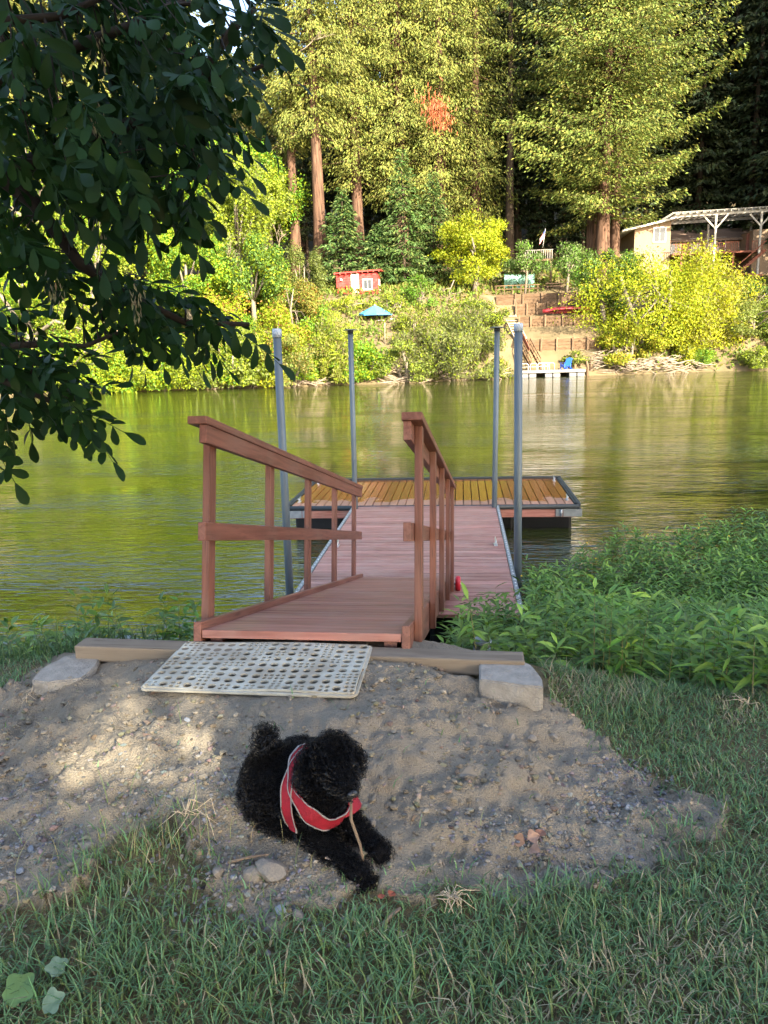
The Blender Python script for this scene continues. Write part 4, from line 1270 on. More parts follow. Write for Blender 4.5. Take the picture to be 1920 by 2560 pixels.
# cross platform
PX0, PWD, PL = .086, 4.84, 2.455
cp = thing('cross_platform', 'wide floating platform with wet orange planks at the river end of the walkway', 'dock', (PX0, YJ, 0))
npk = 34; pw = (PWD - .1) / npk
for i in range(npk):
    MB().box((0, 0, 0), (pw - .014, PL - .06, .038), None, .004).build('plank', WET, cp, (-PWD / 2 + .05 + pw * (i + .5), PL / 2, DZ - .012 + random.uniform(-.002, .002)))
MB().tube([(-PWD / 2 - .02, -.02, DZ - .03), (PWD / 2 + .02, -.02, DZ - .03)], .042, 12).build('rubber_edge', RUBB, cp)
MB().box((0, PL + .02, DZ + .0), (PWD + .1, .06, .09), None, .01).build('rubber_edge', RUBB, cp)
for s in (-1, 1):
    MB().box((s * (PWD / 2 + .02), PL / 2, DZ - .02), (.06, PL + .06, .1), None, .012).build('rubber_edge', RUBB, cp)
    MB().box((s * (PWD / 2 - .02), PL / 2, DZ + .013), (.05, PL - .1, .006)).build('steel_edge_angle', RUBB, cp)
    MB().box((s * (PWD / 2 - .3), -.035, DZ - .13), (.11, .03, .12), None, .006).tube([(s * (PWD / 2 - .3) + .03, -.06, DZ - .19), (s * (PWD / 2 - .3) + .03, -.06, DZ - .07)], .018, 8).build('corner_bracket', GALV, cp)
    MB().box((s * (PWD / 2 - .08), -.03, DZ - .13), (.3, .012, .13)).build('corner_plate', GALV, cp)
    cleat(cp, s * (PWD / 2 - .12), .35, DZ + .007); cleat(cp, s * (PWD / 2 - .12), PL - .3, DZ + .007)
MB().box((0, -.01, DZ - .135), (PWD - .06, .03, .14), None, .004).build('front_beam', W_X, cp)
MB().box((0, PL - .02, DZ - .15), (PWD - .06, .04, .16), None, .004).build('rear_beam', W_X, cp)
for i in range(5):
    MB().box((0, 0, 0), (.86, 2.1, .36), None, .05).build('float_drum', BLKF, cp, (-1.94 + i * .97, PL / 2 + .06, .09))

# mooring poles
for px0, py0, x, y, r, kind, lab in ((692, 826, -1.31, 7.76, .043, 0, 'tall steel pole with pale cap left of the walkway, nearest on the left'),
                                     (1296, 812, 1.272, 8.55, .046, 0, 'tall steel pole with pale cap right of the walkway, nearest on the right'),
                                     (876, 826, -1.15, 11.95, .042, 1, 'steel pole with flat disc cap at the left rear corner of the walkway'),
                                     (1243, 820, 1.146, 11.97, .042, 1, 'steel pole with flat disc cap at the right rear corner of the walkway')):
    top = at(px0, py0, y); b0 = Vector((x, y, -1.2)); d = top - Vector((x, y, .45)); bot = Vector((x, y, .45)) - d * (1.6 / d.z)
    t = thing('mooring_pole', lab, 'pole', (x, y, 0), group='steel mooring poles')
    L = Vector((x, y, 0))
    MB().tube([bot - L, (bot + top) / 2 - L, top - L], r, 16).build('pipe', PIPE, t)
    n = d.normalized()
    if kind == 0:
        MB().tube([top - L - n * .07, top - L - n * .068, top - L + n * .01, top - L + n * .018], [r + .001, r + .006, r + .006, r * .8], 16).build('cap', mat('pale blue grey plastic cap', (.36, .42, .48), .5), t)
    else:
        MB().tube([top - L - n * .05, top - L], r + .005, 16).build('collar', RUBB, t)
        MB().tube([top - L, top - L + n * .008, top - L + n * .02], [.12, .125, .06], 20).build('disc_cap', mat('grey green plastic disc', (.11, .13, .11), .55), t)

# ramp, built along its own slope
rp = thing('boarding_ramp', 'red-stained timber ramp with post railings leading down to the floating walkway', 'ramp', (-.137, 3.18, 1.765))
rp.rotation_euler = (-math.atan2(1.235, 4.74), 0, -math.atan2(.117, 4.74))
RL = 4.88; HW = .475
npk = 35; pw = RL / npk
for i in range(npk):
    MB().box((0, 0, 0), (2 * HW, pw - .007, .038), None, .004).build('plank', W_X, rp, (0, pw * (i + .5), -.019 + random.uniform(-.001, .001)))
for s in (-1, 1):
    MB().box((0, 0, 0), (.038, RL + .01, .185), None, .005).build('side_stringer', W_Y_SHADE, rp, (s * (HW + .0205), RL / 2, -.055))
    for k in range(5):
        MB().box((0, 0, 0), (.038, .089, 1.115), None, .004).build('post', W_Z_SHADE, rp, (s * (HW + .0605), .24 + k * 1.09, -.13 + .5575))
    MB().box((0, 0, 0), (.038, RL - .12, .089), None, .004).build('top_rail', W_Y_SHADE, rp, (s * (HW + .0215), RL / 2 - .02, .94))
    MB().box((0, 0, 0), (.038, RL - .12, .089), None, .004).build('mid_rail', W_Y_SHADE, rp, (s * (HW + .0215), RL / 2 - .02, .467))
    MB().box((0, 0, 0), (.098, RL - .10, .038), None, .005).build('cap_rail', W_Y_SHADE, rp, (s * (HW + .044), RL / 2 - .03, 1.0045))
for k in range(3): MB().box((0, 0, 0), (.06, RL - .1, .13)).build('joist', W_Y_SHADE, rp, ((k - 1) * .42, RL / 2, -.105))
hb = MB()
for q in (0, 1): hb.add([(HW + .045 + q * .055, -.02, -.2), (HW + .095 + q * .055, -.02, -.2), (HW + .075 + q * .055, -.02, -.085)] + [(HW + .045 + q * .055, .02, -.2), (HW + .095 + q * .055, .02, -.2), (HW + .075 + q * .055, .02, -.085)], [(0, 1, 2), (5, 4, 3), (0, 3, 4, 1), (1, 4, 5, 2), (2, 5, 3, 0)])
hb.build('hinge_bracket', GALV, rp)
wh = MB().tube([(HW + .09, RL - .12, -.06), (HW + .10, RL - .12, -.06), (HW + .135, RL - .12, -.06), (HW + .145, RL - .12, -.06)], [.075, .09, .09, .075], 20).build('roller_wheel', mat('red roller plastic', (.50, .015, .03), .35), rp)
MB().tube([(HW + .05, RL - .12, -.06), (HW + .17, RL - .12, -.06)], .014, 8).build('axle', GALV, wh)

# timber sill and concrete blocks at the top of the bank
OLDT = wood_mat('dusty beam', (.22, .18, .135), (.15, .122, .094), (1.3, 24, 24), .85, True, .15, .05)
sl = MB().box((0, 0, 0), (2.08, .11, .075), None, .008).build('timber_sill', OLDT, None, (-.155, 3.115, 1.672))
sl.rotation_euler = (0, RAD(.7), RAD(-1.2))
tag(sl, 'dusty squared timber lying across the foot of the ramp', 'timber')
CONC = mat('rough concrete', (.34, .315, .275), .92, noise=(18, (.24, .225, .20)), bump=(90, 1.0), spec=.15)


def concrete(px, zt, h, name, lab, inset=0.0, sub=5):
    P = [atz(a, c, zt) for a, c in px]
    bm = bmesh.new()
    top = [bm.verts.new(p) for p in P]
    f = bm.faces.new(top)
    r = bmesh.ops.extrude_face_region(bm, geom=[f])
    for v in [g for g in r['geom'] if isinstance(g, bmesh.types.BMVert)]: v.co.z -= h
    bmesh.ops.recalc_face_normals(bm, faces=bm.faces[:])
    bmesh.ops.bevel(bm, geom=bm.edges[:], offset=.006, segments=2, affect='EDGES')
    bmesh.ops.triangulate(bm, faces=bm.faces[:])
    for _ in range(3): bmesh.ops.subdivide_edges(bm, edges=[e for e in bm.edges if e.calc_length() > .03], cuts=1)
    for v in bm.verts:
        q = v.co * 38
        v.co += Vector((math.sin(q.y * 1.3 + q.z), math.sin(q.x * 1.1 - q.z), math.sin(q.x + q.y * 1.7))) * .0012
    c = sum(P, Vector()) / len(P)
    for v in bm.verts: v.co -= c
    me = bpy.data.meshes.new(name); bm.to_mesh(me); bm.free()
    return tag(link(name, me, None, CONC), lab, 'block'), c


o, c = concrete([(1197, 1646), (1290, 1643), (1330, 1662), (1356, 1697), (1358, 1716), (1300, 1713), (1199, 1698)], 1.68, .28, 'concrete_block', 'rough concrete block half sunk in the soil at the right end of the timber'); o.location = c
o, c = concrete([(78, 1700), (100, 1672), (160, 1640), (215, 1628), (255, 1632), (240, 1665), (205, 1695), (120, 1706)], 1.66, .22, 'concrete_block', 'sunlit rough concrete slab at the left end of the timber'); o.location = c
LID = mat('dusty galvanised lid', (.42, .45, .46), .45, .5, noise=(9, (.3, .31, .3)))
for px, py, z, lab in ((300, 1600, 1.55, 'round metal pile cap behind the left end of the timber'), (1205, 1606, 1.52, 'round metal pile cap behind the right end of the timber')):
    p = atz(px, py, z)
    t = thing('pile_cap', lab, 'pile', (p.x, p.y + .02, z), group='metal pile caps behind the timber')
    MB().tube([(0, 0, -.7), (0, 0, 0)], .045, 20).build('pipe', GALV, t)
    MB().lathe([(.05, -.025), (.052, .004), (.047, .008), (.042, .002), (0, .001)], 24).build('lid', LID, t)


# drain mat with rows of round holes
def make_mat():
    nx, ny = 17, 9; Wm, Lm = .875, .485; cx_, cy_ = Wm / nx, Lm / ny
    rnd = random.Random(4); V = []; F = []; K = 16
    sq = []
    for k in range(K):
        a = 2 * math.pi * k / K + math.pi / 4; t = max(abs(math.cos(a)), abs(math.sin(a))); sq.append((math.cos(a) / t * .5, math.sin(a) / t * .5, math.cos(a), math.sin(a)))
    bm = bmesh.new()

    def cell(x, y, w, h, r):
        A = [bm.verts.new((x + q[0] * w, y + q[1] * h, 0)) for q in sq]
        B = [bm.verts.new((x + q[2] * r, y + q[3] * r, 0)) for q in sq]
        for k in range(K): bm.faces.new((A[k], A[(k + 1) % K], B[(k + 1) % K], B[k]))
    for i in range(nx):
        for j in range(ny):
            x0, y0 = -Wm / 2 + (i + .5) * cx_, -Lm / 2 + (j + .5) * cy_
            if (i * 2 + j * 3 + (i * j) % 3) % 4 == 0:
                for a in (-.25, .25):
                    for c in (-.25, .25): cell(x0 + a * cx_, y0 + c * cy_, cx_ / 2, cy_ / 2, rnd.uniform(.0085, .0105))
            else: cell(x0, y0, cx_, cy_, rnd.uniform(.0165, .0195))
    # border strip with round corners
    R = .03; bw = .012; out = []
    for k in range(4):
        sx, sy = ((1, 1), (-1, 1), (-1, -1), (1, -1))[k]
        for q in range(6):
            a = math.pi / 2 * (k + q / 5)
            out.append((sx * (Wm / 2 + bw - R) + R * math.cos(a), sy * (Lm / 2 + bw - R) + R * math.sin(a)))
    O_ = [bm.verts.new((a, c, 0)) for a, c in out]
    I_ = [bm.verts.new((max(-Wm / 2, min(Wm / 2, a)), max(-Lm / 2, min(Lm / 2, c)), 0)) for a, c in out]
    for k in range(24):
        try: bm.faces.new((I_[k], I_[(k + 1) % 24], O_[(k + 1) % 24], O_[k]))
        except ValueError: pass
    bmesh.ops.remove_doubles(bm, verts=bm.verts[:], dist=.0004)
    bmesh.ops.recalc_face_normals(bm, faces=bm.faces[:])
    me = bpy.data.meshes.new('drain_mat'); bm.to_mesh(me); bm.free()
    return me


MATM = mat('pale dusty rubber', (.47, .46, .39), .65, noise=(6, (.30, .265, .205)), spec=.3)
me = make_mat()
cm = (-.245, 2.915)
for v in me.vertices:
    x, y = v.co.x, v.co.y
    v.co.z = .006 * math.sin(x * 9 + 1) * math.sin(y * 11) + .010 * max(0, -y - .17) * 8 * math.sin(x * 11 + .5)
mo = link('drain_mat', me, None, MATM)
md = mo.modifiers.new('s', 'SOLIDIFY'); md.thickness = .009; md.offset = 1
zb_ = gz(cm[0], cm[1] + .2); za_ = gz(cm[0], cm[1] - .2)
MAT_Z, MAT_S = (zb_ + za_) / 2 + .024, (float(near_z(np.array([cm[0]]), np.array([cm[1] + .2]))[0]) - float(near_z(np.array([cm[0]]), np.array([cm[1] - .2]))[0])) / .4
mo.location = (cm[0], cm[1], MAT_Z); mo.rotation_euler = (math.atan(MAT_S), 0, RAD(-.5))
tag(mo, 'pale rubber mat full of round holes lying on the soil before the ramp', 'mat')

# ================================================================== STONES AND LITTER ON THE SOIL
STONE = mat('grey brown stone', (.27, .24, .20), .9, noise=(9, (.19, .175, .155)), bump=(40, .5), spec=.2)
STONEG = mat('blue grey stone', (.25, .27, .29), .8, noise=(9, (.19, .2, .22)), spec=.25)


def stone_mesh(seed, sub=2):
    rnd = random.Random(seed); bm = bmesh.new()
    bmesh.ops.create_icosphere(bm, subdivisions=sub, radius=1)
    pl = [(Vector((rnd.gauss(0, 1), rnd.gauss(0, 1), rnd.gauss(0, 1))).normalized(), rnd.uniform(.55, .9)) for _ in range(9)]
    for v in bm.verts:
        for nrm, dd in pl:
            t = v.co.dot(nrm)
            if t > dd: v.co -= nrm * (t - dd) * .9
        v.co *= 1 + rnd.uniform(-.03, .03)
    me = bpy.data.meshes.new('stone'); bm.to_mesh(me); bm.free()
    for p in me.polygons: p.use_smooth = False
    return me


SM = [stone_mesh(k) for k in range(5)]
for k, me_ in enumerate(SM): me_.materials.append(STONE if k < 3 else STONEG)
big = [(677, 2178, .058, .04, .026, 0, 'largest angular stone, left of the dog paws'), (632, 2195, .032, .03, .025, 1, 'rounded clod beside the largest stone'),
       (545, 2185, .02, .018, .014, 2, 'small round stone above the grass tuft'), (703, 2280, .020, .018, .014, 3, 'pale rounded pebble in the grass below the largest stone'),
       (745, 2290, .022, .018, .012, 0, 'flat pebble right of the pale pebble in the grass'), (585, 2195, .011, .010, .008, 3, 'small bluish pebble left of the largest stone'),
       (222, 2125, .024, .018, .02, 1, 'brown stone in the soil left of the grass tuft'), (468, 1802, .014, .012, .010, 4, 'grey pebble on the sunlit edge of the soil, left of the dog tail'),
       (75, 2108, .018, .014, .012, 3, 'grey pebble among gravel at the left edge'), (52, 2180, .016, .014, .010, 4, 'whitish pebble among gravel at the far left'),
       (1385, 1835, .02, .018, .014, 1, 'brown clod on the soil below the right concrete block'), (1330, 1850, .022, .02, .015, 2, 'rounded clod left of the clod below the right block'),
       (1280, 1845, .018, .016, .012, 0, 'clod in the middle of the right soil slope'), (1345, 2000, .016, .014, .012, 1, 'dark pebble on the right soil above the dry leaves'),
       (1120, 2130, .018, .014, .010, 0, 'tan clod on the soil right of the dog'), (1060, 1880, .016, .013, .010, 2, 'small clod right of the dog head'),
       (1570, 2020, .014, .012, .008, 3, 'dark flat pebble among the gravel patch on the right'), (930, 2060, .018, .016, .012, 1, 'clod beside the dog forelegs')]
for i, (px, py, a, c, h, k, lab) in enumerate(big):
    p = ground_hit(px, py)
    o = link('stone', SM[k]); o.location = (p.x, p.y, p.z + h * .35); o.scale = (a, c, h); o.rotation_euler = (random.uniform(-.2, .2), random.uniform(-.2, .2), random.uniform(0, 6))
    tag(o, lab, 'stone', 'stones on the soil')


def scatter_stones(name, lab, n, region, rmin, rmax, col, hue, p, power=2.5):
    me0 = bmesh.new(); bmesh.ops.create_icosphere(me0, subdivisions=1, radius=1)
    v0 = np.array([v.co[:] for v in me0.verts]); f0 = np.array([[v.index for v in f.verts] for f in me0.faces]); me0.free()
    X, Y = region(n); n = len(X)
    r = rmin + (rmax - rmin) * RNG.random(n) ** power
    Vv = v0[None] * (1 + RNG.normal(size=(n, len(v0), 1)) * .26) * (r[:, None, None] * np.stack([1 + .3 * RNG.random(n), .8 + .3 * RNG.random(n), .55 + .3 * RNG.random(n)], -1)[:, None])
    a = RNG.random(n) * 6.28; ca, sa = np.cos(a)[:, None], np.sin(a)[:, None]
    Vx = Vv[..., 0] * ca - Vv[..., 1] * sa; Vy = Vv[..., 0] * sa + Vv[..., 1] * ca
    Zg = ground_z(X, Y)
    Vv = np.stack([Vx + X[:, None], Vy + Y[:, None], Vv[..., 2] + (Zg + r * .25)[:, None]], -1).reshape(-1, 3)
    F = (f0[None] + (np.arange(n) * len(v0))[:, None, None]).reshape(-1, 3)
    o = np_mesh(name, Vv, F, leaf_mat('loose soil grains', .95, 0.0, .1), None, np.repeat(tints(col, n, .2, hue, p), len(v0), 0))
    return tag(o, lab, name, kind='stuff')


def on_dirt(n):
    X = RNG.uniform(-1.9, 2.1, n); Y = RNG.uniform(1.3, 3.2, n); k = dirt_mask(X, Y); X, Y = X[k], Y[k]
    k = RNG.random(len(X)) < .25 + .75 * sstep(.42, .62, fbm(X * 3, Y * 3, 61, 3)); return X[k], Y[k]


def gravel_at(n):
    out = []
    for px, py, sx, sy, w in ((1560, 2015, .10, .07, .3), (1575, 1930, .09, .05, .15), (40, 2110, .16, .16, .35), (620, 2240, .16, .08, .25), (1330, 2130, .16, .07, .3), (430, 1960, .2, .1, .15), (560, 2050, .14, .1, .2)):
        p = ground_hit(px, py); m_ = int(n * w); out.append(np.stack([p.x + RNG.normal(size=m_) * sx, p.y + RNG.normal(size=m_) * sy]))
    q = np.concatenate(out, 1); return q[0], q[1]


scatter_stones('soil_crumbs', 'loose crumbs of soil strewn over the mound', 19000, on_dirt, .002, .013, (.205, .174, .128), (.235, .20, .15), .3, 4)
scatter_stones('gravel', 'patches of fine blue-grey gravel on the mound', 1900, gravel_at, .003, .009, (.165, .16, .158), (.22, .205, .18), .2, 2)

# ================================================================== GRASS AND PLANTS NEAR
def blades(P, H, W, lean, az=None, bend=1.0, seg=3):
    """curved grass blades as narrow tapering strips"""
    n = len(P); az = RNG.random(n) * 6.2832 if az is None else az
    d = np.stack([np.cos(az), np.sin(az), np.zeros(n)], -1); s = np.stack([-np.sin(az), np.cos(az), np.zeros(n)], -1)
    rows = []
    for k in range(seg + 1):
        t = k / seg
        c = P + d * (H * lean * t ** (1 + .7 * bend))[:, None]
        c = c + np.array([0, 0, 1.0])[None] * (H * t * np.sqrt(np.maximum(1 - (lean * t) ** 2 * .8, .04)))[:, None]
        w = (W * (1 - t ** 1.6) * .5 + .0003)[:, None]
        rows.append(np.stack([c - s * w, c + s * w], 1))
    V = np.concatenate(rows, 1).reshape(-1, 3)
    m = 2 * (seg + 1)
    f = np.array([[2 * k, 2 * k + 1, 2 * k + 3, 2 * k + 2] for k in range(seg)])
    F = (f[None] + (np.arange(n) * m)[:, None, None]).reshape(-1, 4)
    return V, F, m


GRASS = leaf_mat('grass blade', .5, .25, .3)
n = 185000
X = RNG.uniform(-2.6, 3.6, n); Y = RNG.uniform(1.05, 3.75, n)
dm = dirt_mask(X, Y)
dens = np.where(Y < 2.0, 1.0, .8) * (.55 + .45 * sstep(.35, .6, fbm(X * 2.2, Y * 2.2, 81, 3)))
tuft = np.zeros(n)
for px, py, sx, sy in ((300, 2170, .16, .12), (430, 2130, .13, .12), (390, 2260, .25, .10), (620, 2160, .05, .03), (1680, 2060, .1, .05)):
    p = ground_hit(px, py); tuft = np.maximum(tuft, np.exp(-(((X - p.x) / sx) ** 2 + ((Y - p.y) / sy) ** 2)))
edge = ~dirt_mask(X + RNG.normal(size=n) * .045, Y + RNG.normal(size=n) * .045)      # thins out over the rim of the soil
left = (X < -.9) & (Y > 2.5)
keep = edge & (RNG.random(n) < dens) | (dm & (RNG.random(n) < tuft * .35 + .0025))
mx = (X > -1.3) & (X < 1.0) & (Y > 2.95)
keep &= ~mx
X, Y, T, dm = X[keep], Y[keep], tuft[keep], dm[keep]; n = len(X)
Z = ground_z(X, Y)
fld = fbm(X * 1.6 + 3, Y * 1.6, 85, 3)
H = (.020 + .032 * RNG.random(n)) * (.75 + .9 * sstep(.4, .65, fld)) + .035 * T * RNG.random(n)
H *= np.where(X > 1.0, .75 + .5 * sstep(2.6, 3.2, Y), 1.0) * np.where((X < .5) & (Y < 1.75), 1.2, 1.0)
lean = .5 + .48 * RNG.random(n)
V, F, m_ = blades(np.stack([X, Y, Z - .004], -1), H, .0028 + .0034 * RNG.random(n), lean, seg=2)
dry = sstep(.52, .7, fbm(X * 2.5 - 7, Y * 2.5, 88, 3))
c = tints((.118, .22, .098), n, .25)
k = RNG.random(n) < .10 + .38 * dry * (X > .2)
c[k] = np.array([.33, .29, .19]) * (1 + RNG.normal(size=(k.sum(), 1)) * .2)
k = RNG.random(n) < .25; c[k] = np.array([.13, .19, .06]) * (1 + RNG.normal(size=(k.sum(), 1)) * .2)
tag(np_mesh('lawn_grass', V, F, GRASS, None, np.repeat(np.clip(c, .01, .8), m_, 0), True), 'rough shaded lawn grass round the soil mound', 'grass', kind='stuff')
# long seeding stalks in the tuft and dry straws
n = 420
pts = []
for px, py, q, s in ((300, 2150, 60, .14), (420, 2090, 50, .10), (350, 2300, 60, .35), (1500, 2250, 30, .4)):
    p = ground_hit(px, py); pts.append(np.stack([p.x + RNG.normal(size=q) * s, p.y + RNG.normal(size=q) * s * .7], -1))
P = np.concatenate(pts); n = len(P); Z = ground_z(P[:, 0], P[:, 1])
V, F, m_ = blades(np.column_stack([P, Z]), .07 + .10 * RNG.random(n), .0016 + .001 * RNG.random(n), .25 + .6 * RNG.random(n), seg=5)
tag(np_mesh('grass_stalks', V, F, GRASS, None, np.repeat(tints((.27, .26, .13), n, .2, (.14, .2, .07), .4), m_, 0), True), 'thin pale seeding grass stalks in the tufts', 'grass', kind='stuff')


# ---- water primrose on the right bank and out on the water
def base_z(X, Y): return np.maximum(near_z(X, Y), .0)


def prim_ok(X, Y):
    near = 3.42 - .16 * np.maximum(X - 1.0, 0) + .12 * (vnoise(X * 2, Y * 0, 90) - .5)
    far = np.interp(X, [.5, 1.2, 1.6, 2.6, 4, 6, 9, 14], [7.4, 8.9, 9.3, 10.4, 11.6, 12.8, 14.0, 15.0]) + .8 * (fbm(X * 1.3, Y * 1.3, 91, 2) - .5)
    lft = np.where(Y < 6.8, .50 + .02 * (Y - 3.2), 1.34)
    return (Y > near) & (Y < far) & (X > lft)


def plants(P, H, nl, L, Wd, lean=.3, cone=.55):
    """upright leafy stems: P roots, H heights, nl leaves each"""
    n = len(P)
    az = RNG.random(n) * 6.28; ln = lean * RNG.random(n)
    ax_ = np.stack([np.cos(az) * ln, np.sin(az) * ln, np.ones(n)], -1)
    idx = np.repeat(np.arange(n), nl); k = np.tile(np.arange(nl), n)
    t = .25 + .75 * ((k + RNG.random(len(k))) / nl)
    C = P[idx] + ax_[idx] * (H[idx] * t)[:, None]
    a = k * 2.4 + az[idx]; up = .15 + 1.1 * np.maximum(t - .45, 0) + RNG.normal(size=len(k)) * .25
    D = np.stack([np.cos(a), np.sin(a), up], -1)
    N = np.stack([-np.cos(a) * .4, -np.sin(a) * .4, np.ones(len(k))], -1) + RNG.normal(size=(len(k), 3)) * .3
    l = L * (.6 + .7 * RNG.random(len(k))) * (1.15 - .35 * t); w = Wd * (.7 + .6 * RNG.random(len(k)))
    # leaf of six points: base, two widest pairs, tip, bent downward at the tip
    D = unit(D); S = unit(np.cross(D, N)); Nn = np.cross(S, D); l = l[:, None]; w = w[:, None]
    f = lambda u, s, z: C + D * l * u + S * w * s + Nn * z * w - np.array([[0, 0, 1.0]]) * (l * .25 * u * u)
    V = np.stack([f(0, .05, 0), f(.35, .5, .18), f(.72, .36, .14), f(1, 0, 0), f(.72, -.36, .14), f(.35, -.5, .18), f(.35, 0, 0), f(.72, 0, 0)], 1).reshape(-1, 3)
    q = np.array([[0, 1, 6, 0], [6, 1, 2, 7], [7, 2, 3, 3], [7, 3, 4, 4], [6, 7, 4, 5], [0, 6, 5, 5]])
    tri = np.array([[0, 6, 1], [6, 7, 2], [6, 2, 1], [7, 3, 2], [7, 4, 3], [6, 4, 7], [6, 5, 4], [0, 5, 6]])
    F = (tri[None] + (np.arange(len(C)) * 8)[:, None, None]).reshape(-1, 3)
    SV, SF, sm_ = blades(P, H, np.full(n, .006), ln * .9, az, 0.2, 2)
    return V, F, idx, SV, SF, sm_, t


PRIM = leaf_mat('primrose leaf', .42, .25, .4)
n = 9500
X = RNG.uniform(.5, 11, n); Y = RNG.uniform(3.0, 15, n) ; 
w_ = np.clip(1.25 - (Y - 3) * .075, .32, 1)
k = prim_ok(X, Y) & (RNG.random(n) < w_) & (X < 1.2 + Y * .75)
X, Y = X[k], Y[k]
P = np.stack([X, Y, base_z(X, Y) - .02], -1); n = len(P)
edge_ = .6 + .4 * fbm(X * .8, Y * .8, 95, 2)
H = (.33 + .33 * RNG.random(n)) * edge_ * np.where(Y < 4.2, 1.05, 1.0)
H = np.where(Y > 9, H * .8, H)
H = np.where((X < 1.5) & (Y > 5.4) & (Y < 7.4), H * 1.45, H)
H = np.where((X < 1.05) & (Y < 5.2), H * .6, H)
V, F, idx, SV, SF, sm_, t = plants(P, H, 15, .145, .025)
c = tints((.08, .175, .024), n, .2, (.13, .235, .035), .25)[idx] * (1 + RNG.normal(size=(len(idx), 1)) * .12)
c = np.where((t > .9)[:, None], c * np.array([[1.5, 1.35, 1.2]]), c)
pr = np_mesh('water_primrose', V, F, PRIM, None, np.repeat(np.clip(c, .01, .6), 8, 0), True)
tag(pr, 'dense green water primrose covering the right bank and shallows', 'water plant', kind='stuff')
tag(np_mesh('primrose_stems', SV, SF, PRIM, pr, np.repeat(tints((.13, .13, .05), n), sm_, 0)), kind='stuff')
PRIM_TOP = (P, H)
# yellow flowers standing out of the primrose
YEL = mat('yellow petal', (.75, .55, .02), .6, noise=(40, (.65, .45, .01)))
fm = MB()
for k in range(5):
    a = k * 2 * math.pi / 5
    pt_ = lambda r, da, z: (r * math.cos(a + da), r * math.sin(a + da), z)
    fm.add([(0, 0, 0), pt_(.011, -.55, .006), pt_(.021, -.4, .009), pt_(.023, 0, .007), pt_(.021, .4, .009), pt_(.011, .55, .006)], [(0, 1, 2, 3), (0, 3, 4, 5)])
fm.lathe([(.004, 0), (.005, .006), (0, .008)], 8)
first = None
for i, (px, py) in enumerate([(1112, 1480), (1213, 1500), (1219, 1515), (1204, 1545), (1304, 1440), (1364, 1477), (1384, 1456), (1490, 1397), (1432, 1484), (1620, 1337), (1615, 1344), (1747, 1320), (1822, 1340), (1467, 1358), (1855, 1310), (1700, 1360)]):
    d = ray(px, py); best = None
    for s in np.arange(4.6, 16, .04):
        q = CAM_POS + d * s
        if q.z < float(base_z(np.array([q.x]), np.array([q.y]))[0]) + .40: best = q; break
    if best is None: continue
    if first is None:
        first = fm.build('yellow_flower', YEL); o = first
    else: o = first.copy(); COL.objects.link(o)
    o.location = best; o.rotation_euler = (random.uniform(.3, .9), random.uniform(-.4, .4), random.uniform(0, 6)); o.scale = (.55,) * 3
    tag(o, 'small five-petalled yellow flower on the water primrose', 'flower', 'yellow primrose flowers')

# ---- weeds on the left bank
n = 430
X = RNG.uniform(-4.2, -.75, n); Y = RNG.uniform(3.42, 5.6, n)
k = (RNG.random(n) < np.where(Y < 4.4, 1, .45)) & ~((X > -.8) & (Y > 3.3) & (Y < 3.5))
X, Y = X[k], Y[k]; P = np.stack([X, Y, base_z(X, Y) - .02], -1); n = len(P)
H = (.18 + .24 * RNG.random(n)) * np.where((X > -1.7) & (RNG.random(n) < .35), 1.5, 1.0)
V, F, idx, SV, SF, sm_, t = plants(P, H, 13, .12, .028)
c = tints((.09, .19, .03), n, .18, (.14, .25, .04), .25)[idx]
wl_ = np_mesh('bank_weeds', V, F, PRIM, None, np.repeat(np.clip(c, .01, .6), 8, 0), True)
tag(wl_, 'leafy green weeds on the bank left of the ramp', 'weeds', kind='stuff')
tag(np_mesh('weed_stems', SV, SF, PRIM, wl_, np.repeat(tints((.11, .12, .05), n), sm_, 0)), kind='stuff')
n = 9000
X = RNG.uniform(-4.5, -.9, n); Y = RNG.uniform(3.3, 4.9, n)
V, F, m_ = blades(np.stack([X, Y, base_z(X, Y)], -1), .08 + .16 * RNG.random(n), .003 + .004 * RNG.random(n), .3 + .6 * RNG.random(n))
tag(np_mesh('bank_grass', V, F, GRASS, None, np.repeat(tints((.07, .13, .045), n, .2), m_, 0), True), 'long grass on the left river bank', 'grass', kind='stuff')


# ---- broad-leaved weed sprigs standing at the left of the ramp
def lobed_leaf(mb, p, d, nrm, L, lobes=5, cup=.12):
    d = Vector(d).normalized(); s = d.cross(Vector(nrm)).normalized(); u = s.cross(d)
    pts = [p]
    K = 28
    for k in range(K + 1):
        a = -2.5 + 5.0 * k / K
        r = L * .5 * (1 + .16 * math.cos(a * lobes * .9))
        pts.append(p + d * (L * .5 + r * math.cos(a)) + s * (r * math.sin(a)) + u * (cup * L * (abs(math.sin(a)) - .3)))
    mb.add(pts, [(0, k + 1, k + 2) for k in range(K)], True)


